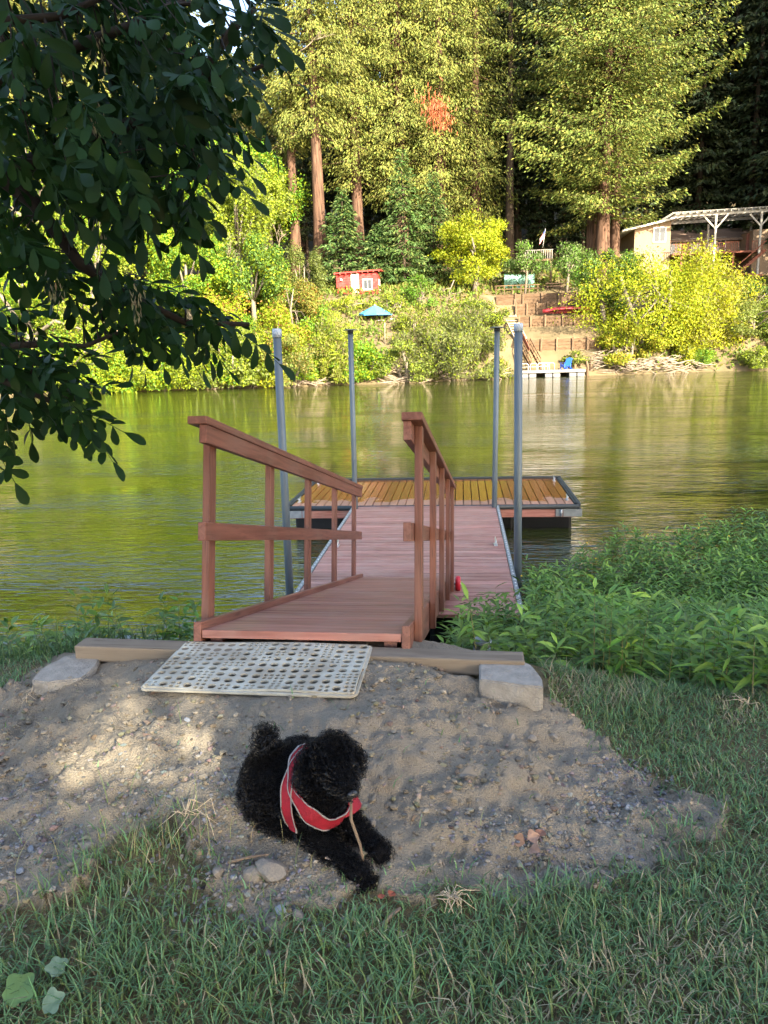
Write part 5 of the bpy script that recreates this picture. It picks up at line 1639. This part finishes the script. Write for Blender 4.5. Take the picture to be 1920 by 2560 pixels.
BROAD = mat('broad weed leaf', (.075, .15, .045), .45, noise=(16, (.05, .105, .035)))
for (px, py, z0, hh, lab, sd) in ((150, 1640, 1.05, .42, 'broad-leaved mallow weed at the far left of the bank', 1), (590, 1560, 1.1, .46, 'broad-leaved weed beside the first left post of the ramp', 2)):
    rnd = random.Random(sd); p = atz(px, py, z0); p.z = float(base_z(np.array([p.x]), np.array([p.y]))[0])
    t = thing('broadleaf_weed', lab, 'weed', p)
    for k in range(3):
        e = Vector((rnd.uniform(-.13, .13), rnd.uniform(-.1, .1), hh * rnd.uniform(.75, 1.1)))
        MB().tube([(0, 0, 0), e * .5 + Vector((.02, 0, 0)), e], [.005, .004, .002], 5).build('stem', mat('weed stem', (.12, .13, .05), .6), t)
        for q in range(6):
            u = .3 + .7 * (q + rnd.random()) / 6; a = rnd.uniform(0, 6.28); lf = MB()
            lobed_leaf(lf, e * u, (math.cos(a), math.sin(a), rnd.uniform(-.3, .3)), (rnd.uniform(-.3, .3), rnd.uniform(-.6, 0), 1), rnd.uniform(.06, .11))
            lf.build('leaf', BROAD, t)
# big pale leaves in the lower left corner
for (px, py, L, lab, a, m_) in ((150, 2470, .05, 'pale lobed leaf lying in the grass at the lower left', 2.2, mat('pale underside leaf', (.12, .18, .12), .55, noise=(60, (.075, .13, .075)))),
                                (110, 2550, .055, 'pale lobed leaf at the bottom edge, lower left', .4, mat('pale underside leaf', (.24, .30, .24), .55)),
                                (20, 2540, .075, 'large dark green leaf in the bottom left corner', 1.0, BROAD)):
    p = ground_hit(px, py); mb = MB()
    lobed_leaf(mb, Vector((0, 0, 0)), (math.cos(a), math.sin(a), .45), (.3, -.4, 1), L, 5, .14)
    o = mb.build('broad_leaf', m_, None, p + Vector((0, 0, .035))); tag(o, lab, 'leaf', 'broad leaves in the lower left grass')
    mb = MB().tube([(0, 0, -.055), (.004, .004, -.03), (0, 0, 0)], .0022, 5); mb.build('stalk', mat('weed stem', (.12, .13, .05), .6), o)

# ---- dry leaves, straw and twigs
DRY = mat('dry brown leaf', (.24, .14, .085), .75, noise=(30, (.16, .09, .055)))
DRYP = mat('dry pink leaf', (.33, .21, .15), .75, noise=(30, (.22, .13, .09)))
DRYR = mat('dry red leaf', (.26, .07, .035), .7, noise=(30, (.18, .05, .03)))
for i, (px, py, L, m_, a, lab) in enumerate(((1318, 2110, .055, DRYP, .3, 'pinkish dry curled leaf, uppermost of the small heap'), (1312, 2138, .058, DRY, 2.9, 'brown dry leaf at the left of the small heap'),
                                             (1346, 2132, .045, mat('dark dry leaf', (.22, .10, .06), .7), 1.0, 'dark brown dry leaf at the right of the small heap'), (1325, 2160, .05, DRYP, -.8, 'dry leaf half in the grass, lowest of the small heap'),
                                             (1150, 1947, .075, mat('grey dry leaf', (.22, .19, .15), .8), -.5, 'long grey dry leaf on the soil right of the dog head'),
                                             (975, 2255, .03, DRYR, 1.1, 'small red dry leaf on a twig in the grass'), (955, 2262, .026, DRYR, 1.9, 'smaller red dry leaf beside the other in the grass'),
                                             (830, 2165, .04, mat('pale dry leaf', (.45, .35, .27), .8), 1.8, 'pale narrow curled leaf right of the dog paws'))):
    p = ground_hit(px, py); mb = MB()
    lobed_leaf(mb, Vector((0, 0, 0)), (math.cos(a), math.sin(a), .15), (random.uniform(-.5, .5), -.5, 1), L, 4, .3)
    o = mb.build('dry_leaf', m_, None, p + Vector((0, 0, .018))); tag(o, lab, 'leaf', 'dry leaves on the ground')
    o.scale = (.8, .4, .8) if px in (1150, 830) else (.72,) * 3
STRAW = mat('pale straw', (.55, .45, .32), .8, noise=(20, (.42, .33, .22)))


def straw_clump(px, py, k, L, lab, seed, up=.4):
    rnd = random.Random(seed); p = ground_hit(px, py); mb = MB()
    for _ in range(k):
        a = rnd.uniform(0, 6.28); d = Vector((math.cos(a), math.sin(a), rnd.uniform(0, up))) * L * rnd.uniform(.4, 1)
        s0 = Vector((rnd.uniform(-.3, .3), rnd.uniform(-.3, .3), .1)) * L * .5
        mb.tube([s0, s0 + d * .5 + Vector((rnd.uniform(-.2, .2), rnd.uniform(-.2, .2), .12)) * L, s0 + d * .9 + Vector((rnd.uniform(-.3, .3), rnd.uniform(-.3, .3), -.2)) * L], [.0012, .0015, .0006], 4)
    tag(mb.build('straw_clump', STRAW, None, p + Vector((0, 0, .03))), lab, 'straw', 'clumps of dry straw')


straw_clump(1130, 2270, 30, .07, 'pale tangled clump of dry roots in the grass right of centre', 1, .5)
straw_clump(1770, 1730, 16, .12, 'pale dry grass tuft on the lawn by the primrose', 2)
straw_clump(1865, 1775, 10, .08, 'small pale dry tuft at the right edge of the lawn', 3)
straw_clump(480, 2060, 12, .14, 'thin dry straws lying on the soil left of the dog', 4, .1)
straw_clump(80, 1735, 6, .10, 'curled dry straw on the soil below the left concrete slab', 6, .2)
TWIG = mat('brown twig', (.22, .16, .11), .85, noise=(20, (.15, .11, .08)))
for px, py, L, a, r, lab in ((1030, 2050, .10, 1.2, .005, 'short broken twig standing in the soil right of the dog'), (570, 2160, .12, .2, .005, 'brown twig lying above the largest stone'),
                             (955, 2320, .075, .9, .007, 'chip of brown bark in the grass at the centre'), (1310, 1952, .05, .1, .002, 'thin straw-coloured twig on the right soil'), (935, 1823, .035, .2, .002, 'tiny pale stick above the dog head'),
                             (1450, 1915, .09, .05, .0025, 'long thin twig on the right soil slope')):
    p = ground_hit(px, py); d = Vector((math.cos(a), math.sin(a), .12)) * L
    tag(MB().tube([(0, 0, 0), d * .5 + Vector((0, 0, .004)), d], [r, r * .9, r * .6], 6).build('twig', TWIG, None, p + Vector((0, 0, r))), lab, 'twig', 'twigs on the ground')

# ================================================================== OVERHANGING TREE, UPPER LEFT
def leaflet(L, W, rnd):
    """obovate leaflet, five stations of three points"""
    st = [(0, .04), (.25, .5), (.55, .92), (.8, .86), (.95, .42), (1.0, .02)]
    cur = rnd.uniform(.05, .35); V = []
    for t, w in st:
        z = -cur * L * t * t
        V += [(L * t, -W / 2 * w, z + .1 * W * w), (L * t, 0, z), (L * t, W / 2 * w, z + .1 * W * w)]
    F = []
    for i in range(len(st) - 1):
        q = 3 * i; F += [(q, q + 1, q + 4, q + 3), (q + 1, q + 2, q + 5, q + 4)]
    return np.array(V), F


def compound(seed):
    rnd = random.Random(seed); np_ = rnd.choice([3, 3, 4, 4]); Lr = .045 * np_ + .05; V = []; F = []
    rz = lambda t: -.28 * Lr * t * t

    def put(v, f, x, az, dip, roll):
        M = Matrix.Translation((x, 0, rz(x / Lr))) @ Matrix.Rotation(az, 4, 'Z') @ Matrix.Rotation(dip, 4, 'Y') @ Matrix.Rotation(roll, 4, 'X')
        b = len(V); V.extend([tuple(M @ Vector(q)) for q in v]); F.extend([tuple(i + b for i in q) for q in f])
    for k in range(np_):
        for s in (-1, 1):
            v, f = leaflet(rnd.uniform(.062, .088), rnd.uniform(.032, .042), rnd); put(v, f, .05 + k * .045 + rnd.uniform(-.008, .008), s * rnd.uniform(.7, 1.15), rnd.uniform(.1, .75), rnd.uniform(-.5, .5))
    v, f = leaflet(.085, .042, rnd); put(v, f, Lr, 0, .35, 0)
    # rachis
    for i in range(4):
        t0, t1 = i / 4, (i + 1) / 4; b = len(V)
        V.extend([(Lr * t0, -.0015, rz(t0)), (Lr * t0, .0015, rz(t0)), (Lr * t1, .0012, rz(t1)), (Lr * t1, -.0012, rz(t1))]); F.append((b, b + 1, b + 2, b + 3))
    return np.array(V), np.array(F)


NL = leaf_mat('dark glossy tree leaf', .5, .3, .1)
comp = [compound(k) for k in range(10)]
cmesh = []
for k, (v, f) in enumerate(comp):
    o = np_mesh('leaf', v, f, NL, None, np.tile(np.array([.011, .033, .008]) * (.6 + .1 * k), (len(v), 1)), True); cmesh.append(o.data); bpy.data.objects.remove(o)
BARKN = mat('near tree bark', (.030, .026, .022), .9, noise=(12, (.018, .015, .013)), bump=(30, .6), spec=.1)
tree = thing('overhanging_tree', 'dark leafy tree with pinnate leaves overhanging the river at the upper left', 'tree', (-3.9, 2.6, float(near_z(np.array([-3.9]), np.array([2.6]))[0])))
TO = tree.location
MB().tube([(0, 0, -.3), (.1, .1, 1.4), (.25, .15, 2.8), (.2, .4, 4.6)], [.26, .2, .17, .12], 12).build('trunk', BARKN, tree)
fork = Vector((.25, .15, 2.6))
limbs = [[(-120, 260, 3.1), (35, 180, 3.2), (180, 120, 3.2), (324, 64, 3.3), (430, 10, 3.4)],
         [(-100, 470, 3.1), (180, 367, 3.3), (370, 295, 3.2), (498, 197, 3.2), (579, 75, 3.2), (640, 20, 3.2)],
         [(-120, 380, 3.0), (0, 440, 3.1), (87, 510, 3.2), (200, 660, 3.3), (295, 726, 3.4), (464, 807, 3.5), (624, 811, 3.6)],
         [(-160, 880, 3.3), (0, 868, 3.4), (105, 860, 3.4), (211, 866, 3.5), (300, 830, 3.5)],
         [(-160, 900, 3.1), (-20, 940, 3.2), (120, 1000, 3.3), (200, 1050, 3.3)],
         [(370, 295, 3.2), (470, 380, 3.2), (560, 500, 3.2)], [(-50, 60, 2.8), (150, 40, 2.9), (330, -40, 3.0)], [(498, 197, 3.2), (620, 180, 3.3), (690, 150, 3.3)]]
LP = []
for li, pl in enumerate(limbs):
    pts = [at(a, c, d) - TO for a, c, d in pl]
    if li < 5 or li == 6: pts = [fork + Vector((0, 0, .3 * li - .6)), (fork + pts[0]) / 2 + Vector((0, 0, .15))] + pts
    n_ = len(pts); r0 = (.05 if li < 3 else .03) if li not in (5, 7) else .014
    MB().tube(pts, [r0 * (1 - .85 * i / (n_ - 1)) + .003 for i in range(n_)], 7).build('branch', BARKN, tree)
    for a, c in zip(pts[:-1], pts[1:]):
        for q in np.linspace(0, 1, 6): LP.append(a.lerp(c, q))
LPn = np.array(LP)
REG = [([(-80, -80), (560, -80), (640, 30), (610, 180), (560, 280), (500, 380), (520, 470), (440, 520), (330, 420), (200, 400), (-80, 440)], 310, (2.6, 3.9)),
       ([(-80, 400), (300, 420), (400, 520), (330, 560), (200, 540), (90, 600), (-80, 640)], 48, (2.8, 3.8)),
       ([(100, 590), (200, 620), (320, 690), (440, 740), (570, 780), (560, 820), (470, 830), (430, 850), (330, 840), (200, 800), (90, 720)], 70, (3.1, 3.8)),
       ([(-80, 720), (20, 760), (90, 860), (180, 940), (210, 1000), (190, 1040), (60, 1060), (-80, 1080)], 62, (2.9, 3.6))]
items = []
for poly, cnt, (d0, d1) in REG:
    k = 0
    while k < cnt:
        px = random.uniform(-80, 660); py = random.uniform(-80, 1090)
        if not bool(inpoly(np.array([px]), np.array([py]), poly)[()].all()): continue
        Y = random.uniform(d0, d1); p = at(px, py, Y) - TO
        items.append((Y, p)); k += 1
items.sort(key=lambda q: q[0])
tw = MB(); rest_v = []; rest_f = []; off = 0; cnt_o = 0
for i, (Y, p) in enumerate(items):
    j = int(np.argmin(((LPn - np.array(p)) ** 2).sum(1))); q = LP[j]
    if i % 2 == 0 and (p - q).length < .8: tw.tube([q, (p + q) / 2 + Vector((0, 0, .04)), p], [.005, .0035, .002], 4, False)
    out = (p - q); out = out.normalized() if out.length > .02 else Vector((1, 0, 0))
    d = (out * .5 + Vector((.55, random.gauss(0, .5), -.45)) + Vector((random.gauss(0, .35), 0, random.gauss(0, .35)))).normalized()
    nrm = Vector((random.gauss(0, .45), random.gauss(-.35, .45), 1))
    yv = nrm.cross(d).normalized(); zv = d.cross(yv); s = random.uniform(.85, 1.3)
    M = Matrix((d, yv, zv)).transposed().to_4x4(); M.translation = p
    M = M @ Matrix.Scale(s, 4)
    k = random.randrange(10)
    if cnt_o < 300 and i % 2 == 0 or (i > 0 and len(items) - i <= 300 - cnt_o):
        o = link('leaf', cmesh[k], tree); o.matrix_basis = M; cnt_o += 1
    else:
        v, f = comp[k]; A = np.array(M); rest_v.append(v @ A[:3, :3].T + A[:3, 3]); rest_f.append(f + off); off += len(v)
rv = np.concatenate(rest_v)
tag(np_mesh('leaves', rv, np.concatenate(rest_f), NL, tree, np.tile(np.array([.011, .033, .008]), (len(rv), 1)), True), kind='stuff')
tag(tw.build('twigs', BARKN, tree), kind='stuff')
# hanging bunches of dry winged seeds
SEED = leaf_mat('seed wing', .6, .3, .2)
for px, py in ((243, 300), (250, 110), (205, 420), (320, 390), (240, 560), (340, 745), (140, 730)):
    c0 = np.array(at(px, py, 3.0) - TO); n = 26
    C = c0[None] + RNG.normal(size=(n, 3)) * np.array([.018, .018, .035])
    V, F = cards(C, np.array([[0, 0, -1.0]]) + RNG.normal(size=(n, 3)) * .25, RNG.normal(size=(n, 3)), .03 + .012 * RNG.random(n), .007 + .003 * RNG.random(n))
    tag(np_mesh('seed_bunch', V, F, SEED, tree, np.repeat(tints((.22, .20, .11), n), 4, 0)), kind='stuff')

# ================================================================== TREES BEHIND THE CAMERA THAT SHADE THE NEAR BANK
LIT_PX = [(95, 1690), (230, 1665), (330, 1760), (440, 1775), (510, 1850), (510, 1960), (410, 2050), (250, 2080), (60, 2060), (70, 1975), (185, 1890), (190, 1830), (130, 1760)]
LIT = [(lambda p: (p.x, p.y))(atz(a, c, 1.6)) for a, c in LIT_PX]
lc = np.mean(np.array(LIT), 0)
LIT_G = [tuple(lc + (np.array(q) - lc) * 1.7 + np.array([-.06, 0])) for q in LIT]
S3 = np.array(TO_SUN)
SHADE = mat('shade tree bark', (.12, .09, .07), .9)
for i, (cx_, cy_, rx, ry, z0, z1, nl) in enumerate(((2.5, -7.5, 4.6, 3.4, 4.6, 17.5, 15000), (8.2, -8.5, 4.8, 3.6, 4.8, 18.5, 15000), (14.2, -7.8, 4.8, 3.6, 5.0, 18.5, 15000), (20.4, -8.6, 4.8, 3.6, 5.0, 18.0, 14000), (26.4, -8.0, 4.6, 3.4, 4.4, 17.0, 12000))):
    t = thing('shade_tree', ['tall dense tree behind the viewer, first from the left', 'tall dense tree behind the viewer, second from the left', 'tall dense tree behind the viewer, third from the left', 'tall dense tree behind the viewer, fourth from the left', 'tall dense tree behind the viewer, rightmost'][i], 'tree', (cx_, cy_, 1.4), group='shade trees behind the viewer')
    u = rdir(nl) * (RNG.random(nl) ** .42)[:, None]
    C = u * np.array([rx, ry, (z1 - z0) / 2]) + np.array([0, 0, (z0 + z1) / 2 - 1.4])
    W_ = C + np.array([cx_, cy_, 1.4]); tt = (W_[:, 2] - 1.6) / S3[2]; G = W_ - S3[None] * tt[:, None]
    hit = np.zeros(nl, bool)
    for a in np.linspace(0, 2 * math.pi, 8, endpoint=False): hit |= inpoly(G[:, 0] + .05 * math.cos(a), G[:, 1] + .05 * math.sin(a), LIT_G)
    C = C[~hit]; W_ = W_[~hit]; G = G[~hit]; n = len(C)
    dist = np.hypot(G[:, 0] - lc[0], G[:, 1] - lc[1])
    L = np.where(dist < 1.6, .24, .75) * (.7 + .5 * RNG.random(n))
    V, F = cards(C - 0, rdir(n), S3[None] + RNG.normal(size=(n, 3)) * .5, L, L * .75)
    # finer leaves round the gap, to keep it closed at its rim
    m_ = dist < 1.6
    if m_.sum():
        rep = 7; Cn = np.repeat(C[m_], rep, 0) + RNG.normal(size=(m_.sum() * rep, 3)) * .25
        Gn = (Cn + np.array([cx_, cy_, 1.4])); Gn = Gn - S3[None] * ((Gn[:, 2] - 1.6) / S3[2])[:, None]
        h2 = np.zeros(len(Cn), bool)
        for a in np.linspace(0, 2 * math.pi, 8, endpoint=False): h2 |= inpoly(Gn[:, 0] + .1 * math.cos(a), Gn[:, 1] + .1 * math.sin(a), LIT_G)
        Cn = Cn[~h2]; l2 = .2 + .08 * RNG.random(len(Cn))
        V2, F2 = cards(Cn, rdir(len(Cn)), S3[None] + RNG.normal(size=(len(Cn), 3)) * .4, l2, l2 * .8)
        F = np.concatenate([F, F2 + len(V)]); V = np.concatenate([V, V2])
    if i == 1:
        # loose small leaves across the gap: the light comes through filtered
        n3 = 520; gx = np.array(LIT_G); q3 = RNG.uniform(gx.min(0), gx.max(0), (n3 * 3, 2)); q3 = q3[inpoly(q3[:, 0], q3[:, 1], LIT_G)][:n3]
        P3 = np.column_stack([q3, np.full(len(q3), 1.6)]) + S3[None] * RNG.uniform(12.5, 16.5, (len(q3), 1)) - np.array([cx_, cy_, 1.4])
        l3 = .06 + .04 * RNG.random(len(q3)); V3, F3 = cards(P3, rdir(len(q3)), S3[None] + RNG.normal(size=(len(q3), 3)) * .4, l3, l3 * .8)
        F = np.concatenate([F, F3 + len(V)]); V = np.concatenate([V, V3])
    np_mesh('crown', V, F, LEAF, t, np.tile(np.array([.06, .09, .03]), (len(V), 1)))
    MB().tube([(0, 0, -.3), (.1, 0, 2.5), (0, .1, 6), (0, 0, z1 - 4)], [.38, .3, .24, .08], 10).build('trunk', SHADE, t)
    for k in range(6):
        if i == 1 and k in (2, 3, 4, 5): continue
        a = k * 1.05; MB().tube([(0, .05, 3 + k * .9), (1.4 * math.cos(a), 1.2 * math.sin(a), 4.6 + k), (3.0 * math.cos(a), 2.4 * math.sin(a), 6.2 + k)], [.14, .09, .03], 6).build('limb', SHADE, t)

# ================================================================== THE DOG
FURM = mat('black dog skin', (.003, .003, .0038), .75, spec=.1)


def dog():
    chains = [
        [(690, 1948, 1.705, .112), (730, 1948, 1.712, .114), (772, 1972, 1.705, .104), (792, 1990, 1.695, .092)],
        [(785, 1975, 1.725, .072), (803, 1942, 1.782, .055), (826, 1905, 1.845, .055)],
        [(828, 1895, 1.855, .060), (832, 1880, 1.870, .055), (830, 1904, 1.842, .057)],
        [(845, 1925, 1.84, .046), (860, 1950, 1.828, .036), (869, 1966, 1.82, .028)],
        [(776, 2015, 1.665, .060), (775, 2068, 1.61, .048), (826, 2124, 1.568, .038), (868, 2164, 1.545, .034), (897, 2188, 1.535, .039)],
        [(838, 2003, 1.66, .050), (880, 2062, 1.60, .037), (922, 2108, 1.562, .032), (948, 2134, 1.55, .038)],
        [(662, 1972, 1.665, .083), (655, 2018, 1.625, .052), (690, 2048, 1.608, .042), (725, 2066, 1.60, .038)],
        [(742, 1888, 1.665, .062), (772, 1880, 1.64, .045)],
        [(672, 1898, 1.785, .022), (661, 1868, 1.825, .022), (660, 1846, 1.86, .024), (664, 1834, 1.875, .022)],
        [(783, 1880, 1.868, .022), (768, 1908, 1.836, .027), (764, 1942, 1.802, .029), (772, 1966, 1.778, .021)],
        [(872, 1876, 1.862, .019), (886, 1895, 1.838, .023), (889, 1920, 1.816, .018)],
    ]
    org = Vector((.1, 2.05, 1.57))
    bm = bmesh.new()
    K = {}
    for ci, ch in enumerate(chains):
        pts = [(atz(a, b_, z) - org, r) for a, b_, z, r in ch]
        K[ci] = pts
        for (p, r), (q, s) in zip(pts[:-1], pts[1:]):
            for t in np.linspace(0, 1, 6): 
                bmesh.ops.create_icosphere(bm, subdivisions=2, radius=r + (s - r) * t, matrix=Matrix.Translation(p.lerp(q, t)))
    # paws: toes
    for ci in (4, 5):
        p, r = K[ci][-1]; d = (K[ci][-1][0] - K[ci][-2][0]).normalized(); sd = d.cross(Vector((0, 0, 1))).normalized()
        for k in (-1.1, 0, 1.1): bmesh.ops.create_icosphere(bm, subdivisions=2, radius=.019, matrix=Matrix.Translation(p + d * .03 + sd * k * .02 + Vector((0, 0, -.012))))
    me = bpy.data.meshes.new('tmp'); bm.to_mesh(me); bm.free()
    o = bpy.data.objects.new('tmp', me); COL.objects.link(o)
    md = o.modifiers.new('r', 'REMESH'); md.mode = 'VOXEL'; md.voxel_size = .0075
    sm = o.modifiers.new('s', 'SMOOTH'); sm.iterations = 6; sm.factor = .5
    dg = bpy.context.evaluated_depsgraph_get(); ev = o.evaluated_get(dg)
    body = bpy.data.meshes.new_from_object(ev)
    bpy.data.objects.remove(o)
    body.name = 'body'; body.materials.clear(); body.materials.append(FURM)
    root = thing('dog', 'curly black dog in a red harness lying on the soil, stick in mouth', 'dog', org)
    bo = link('body', body, root)
    for p in body.polygons: p.use_smooth = True

    # curly coat
    nv = len(body.vertices); co = np.empty(nv * 3, np.float32); body.vertices.foreach_get('co', co); co = co.reshape(-1, 3)
    no = np.empty(nv * 3, np.float32); body.vertices.foreach_get('normal', no); no = no.reshape(-1, 3)
    k = RNG.integers(0, nv, 19000); P = co[k] + RNG.normal(size=(len(k), 3)) * .003; N = no[k]
    keep = P[:, 2] + 1.57 > 1.5
    P, N = P[keep], N[keep]; n = len(P)
    tail = np.linalg.norm(P - np.array(K[8][2][0]), axis=1) < .075
    ear = (np.linalg.norm(P - np.array(K[9][1][0]), axis=1) < .07) | (np.linalg.norm(P - np.array(K[10][1][0]), axis=1) < .055)
    top = np.linalg.norm(P - np.array(K[2][1][0]), axis=1) < .09
    L = .011 + .006 * RNG.random(n) + .012 * tail + .005 * ear + .005 * top
    T = unit(np.cross(N, rdir(n))); B = np.cross(N, T)
    ph = RNG.random(n) * 6.28; rows = []
    for q in range(5):
        t = q / 4; a = ph + t * 4.2
        c = P + N * (L * t * .85)[:, None] + (T * np.cos(a)[:, None] + B * np.sin(a)[:, None] - (T * np.cos(ph)[:, None] + B * np.sin(ph)[:, None])) * (L * .42)[:, None]
        c[:, 2] -= L * .25 * t * t
        w = (.0016 + .0012 * (1 - t)) * (T * np.cos(a + 1.57)[:, None] + B * np.sin(a + 1.57)[:, None])
        rows.append(np.stack([c - w, c + w], 1))
    V = np.concatenate(rows, 1).reshape(-1, 3)
    f = np.array([[2 * q, 2 * q + 1, 2 * q + 3, 2 * q + 2] for q in range(4)])
    F = (f[None] + (np.arange(n) * 10)[:, None, None]).reshape(-1, 4)
    tag(np_mesh('fur', V, F, mat('black curly fur', (.0044, .0044, .0056), .48, spec=.28), root, None, True), kind='stuff')

    # face
    fd = (K[3][2][0] - K[2][0][0]).normalized(); rt = fd.cross(Vector((0, 0, 1))).normalized(); up = rt.cross(fd)
    GL = mat('glossy dark eye', (.01, .008, .007), .08, spec=.6)
    ns = K[3][2][0] + fd * .032 + up * .004
    mb = MB(); v0 = bmesh.new(); bmesh.ops.create_icosphere(v0, subdivisions=2, radius=1)
    mb.add([ns + rt * v.co.x * .017 + fd * v.co.y * .012 + up * v.co.z * .012 for v in v0.verts], [[q.index for q in ff.verts] for ff in v0.faces], True)
    mb.build('nose', mat('dog nose', (.02, .02, .022), .3, spec=.5), root)
    bv = BVHTree.FromPolygons([v.co for v in body.vertices], [p.vertices[:] for p in body.polygons])
    for s in (-1, 1):
        src = K[2][0][0] + fd * .3 + rt * s * .04 + up * .012
        hit = bv.ray_cast(src, -fd)[0]
        if hit: MB().add([hit + v.co * .011 for v in v0.verts], [[q.index for q in ff.verts] for ff in v0.faces], True).build('eye', GL, root)
    v0.free()

    # harness: bands cut from the body surface and lifted off it
    hs = bpy.data.objects.new('harness', None); COL.objects.link(hs); hs.parent = root
    RED = mat('red harness fabric', (.27, .006, .02), .7, noise=(60, (.21, .005, .015)), bump=(300, .3))
    PIP = mat('pale reflective piping', (.24, .23, .23), .5)

    def band(name, c, nrm, h0, h1, off, th, m, near, rad, zlow):
        nrm = nrm.normalized()
        b = bmesh.new(); b.from_mesh(body)
        bmesh.ops.bisect_plane(b, geom=b.verts[:] + b.edges[:] + b.faces[:], plane_co=c + nrm * h1, plane_no=nrm, clear_outer=True)
        bmesh.ops.bisect_plane(b, geom=b.verts[:] + b.edges[:] + b.faces[:], plane_co=c + nrm * h0, plane_no=nrm, clear_inner=True)
        bmesh.ops.bisect_plane(b, geom=b.verts[:] + b.edges[:] + b.faces[:], plane_co=(0, 0, zlow), plane_no=(0, 0, -1), clear_outer=True)
        bad = [ff for ff in b.faces if (ff.calc_center_median() - near).length > rad]
        bmesh.ops.delete(b, geom=bad, context='FACES')
        seen = set(); best = []
        for ff in b.faces:
            if ff in seen: continue
            isl = [ff]; seen.add(ff); j = 0
            while j < len(isl):
                for e_ in isl[j].edges:
                    for g in e_.link_faces:
                        if g not in seen: seen.add(g); isl.append(g)
                j += 1
            if len(isl) > len(best): best = isl
        bs = set(best)
        bmesh.ops.delete(b, geom=[ff for ff in b.faces if ff not in bs], context='FACES')
        b.normal_update()
        for v in b.verts: v.co += v.normal * off
        for _ in range(2): bmesh.ops.smooth_vert(b, verts=[v for v in b.verts if not v.is_boundary], factor=.5, use_axis_x=True, use_axis_y=True, use_axis_z=True)
        mm = bpy.data.meshes.new(name); b.to_mesh(mm); b.free()
        for p in mm.polygons: p.use_smooth = True
        ob = link(name, mm, hs, m); md = ob.modifiers.new('s', 'SOLIDIFY'); md.thickness = th; md.offset = 1
        return ob
    ax_ = (K[0][3][0] - K[0][0][0]); ax_.z = 0; ax_.normalize()
    gc_ = K[0][2][0] + ax_ * .004
    gn = (ax_ + Vector((0, 0, .12)))
    band('girth_strap', gc_, gn, -.017, .017, .017, .004, RED, gc_, .2, .055)
    for h in (-.0185, .0155): band('piping', gc_, gn, h, h + .0028, .0205, .003, PIP, gc_, .2, .055)
    nk = K[1][0][0]; hd = K[1][2][0]
    nn = (hd - nk).normalized() + ax_ * .55
    cc = nk + nn.normalized() * .016
    band('chest_panel', cc, nn, -.020, .016, .017, .004, RED, cc, .19, .075)
    for h in (-.0215, .0145): band('piping', cc, nn, h, h + .0028, .0205, .003, PIP, cc, .19, .075)
    MB().tube([(lambda q: gc_ + Vector((0, 0, .13)) + ax_ * (.018 * math.cos(q)) + Vector((0, 0, .018 * math.sin(q))))(k * .5236) for k in range(13)], .0025, 6).build('lead_ring', GALV, hs)

    # the stick held in the mouth, its end resting on the near paw
    a = K[3][2][0] + fd * .012 - up * .028; e = K[4][4][0].lerp(K[5][3][0], .3) + Vector((0, 0, -.005))
    s0 = a - (e - a).normalized() * .01 + rt * -.01
    st = MB().tube([s0, a.lerp(e, .3) + rt * .008, a.lerp(e, .65) - rt * .002, e], [.004, .0046, .0045, .004], 8).build('stick', TWIG, None, org)
    tag(st, 'thin brown stick between the dog mouth and its forepaws', 'stick')
    return root


dog()
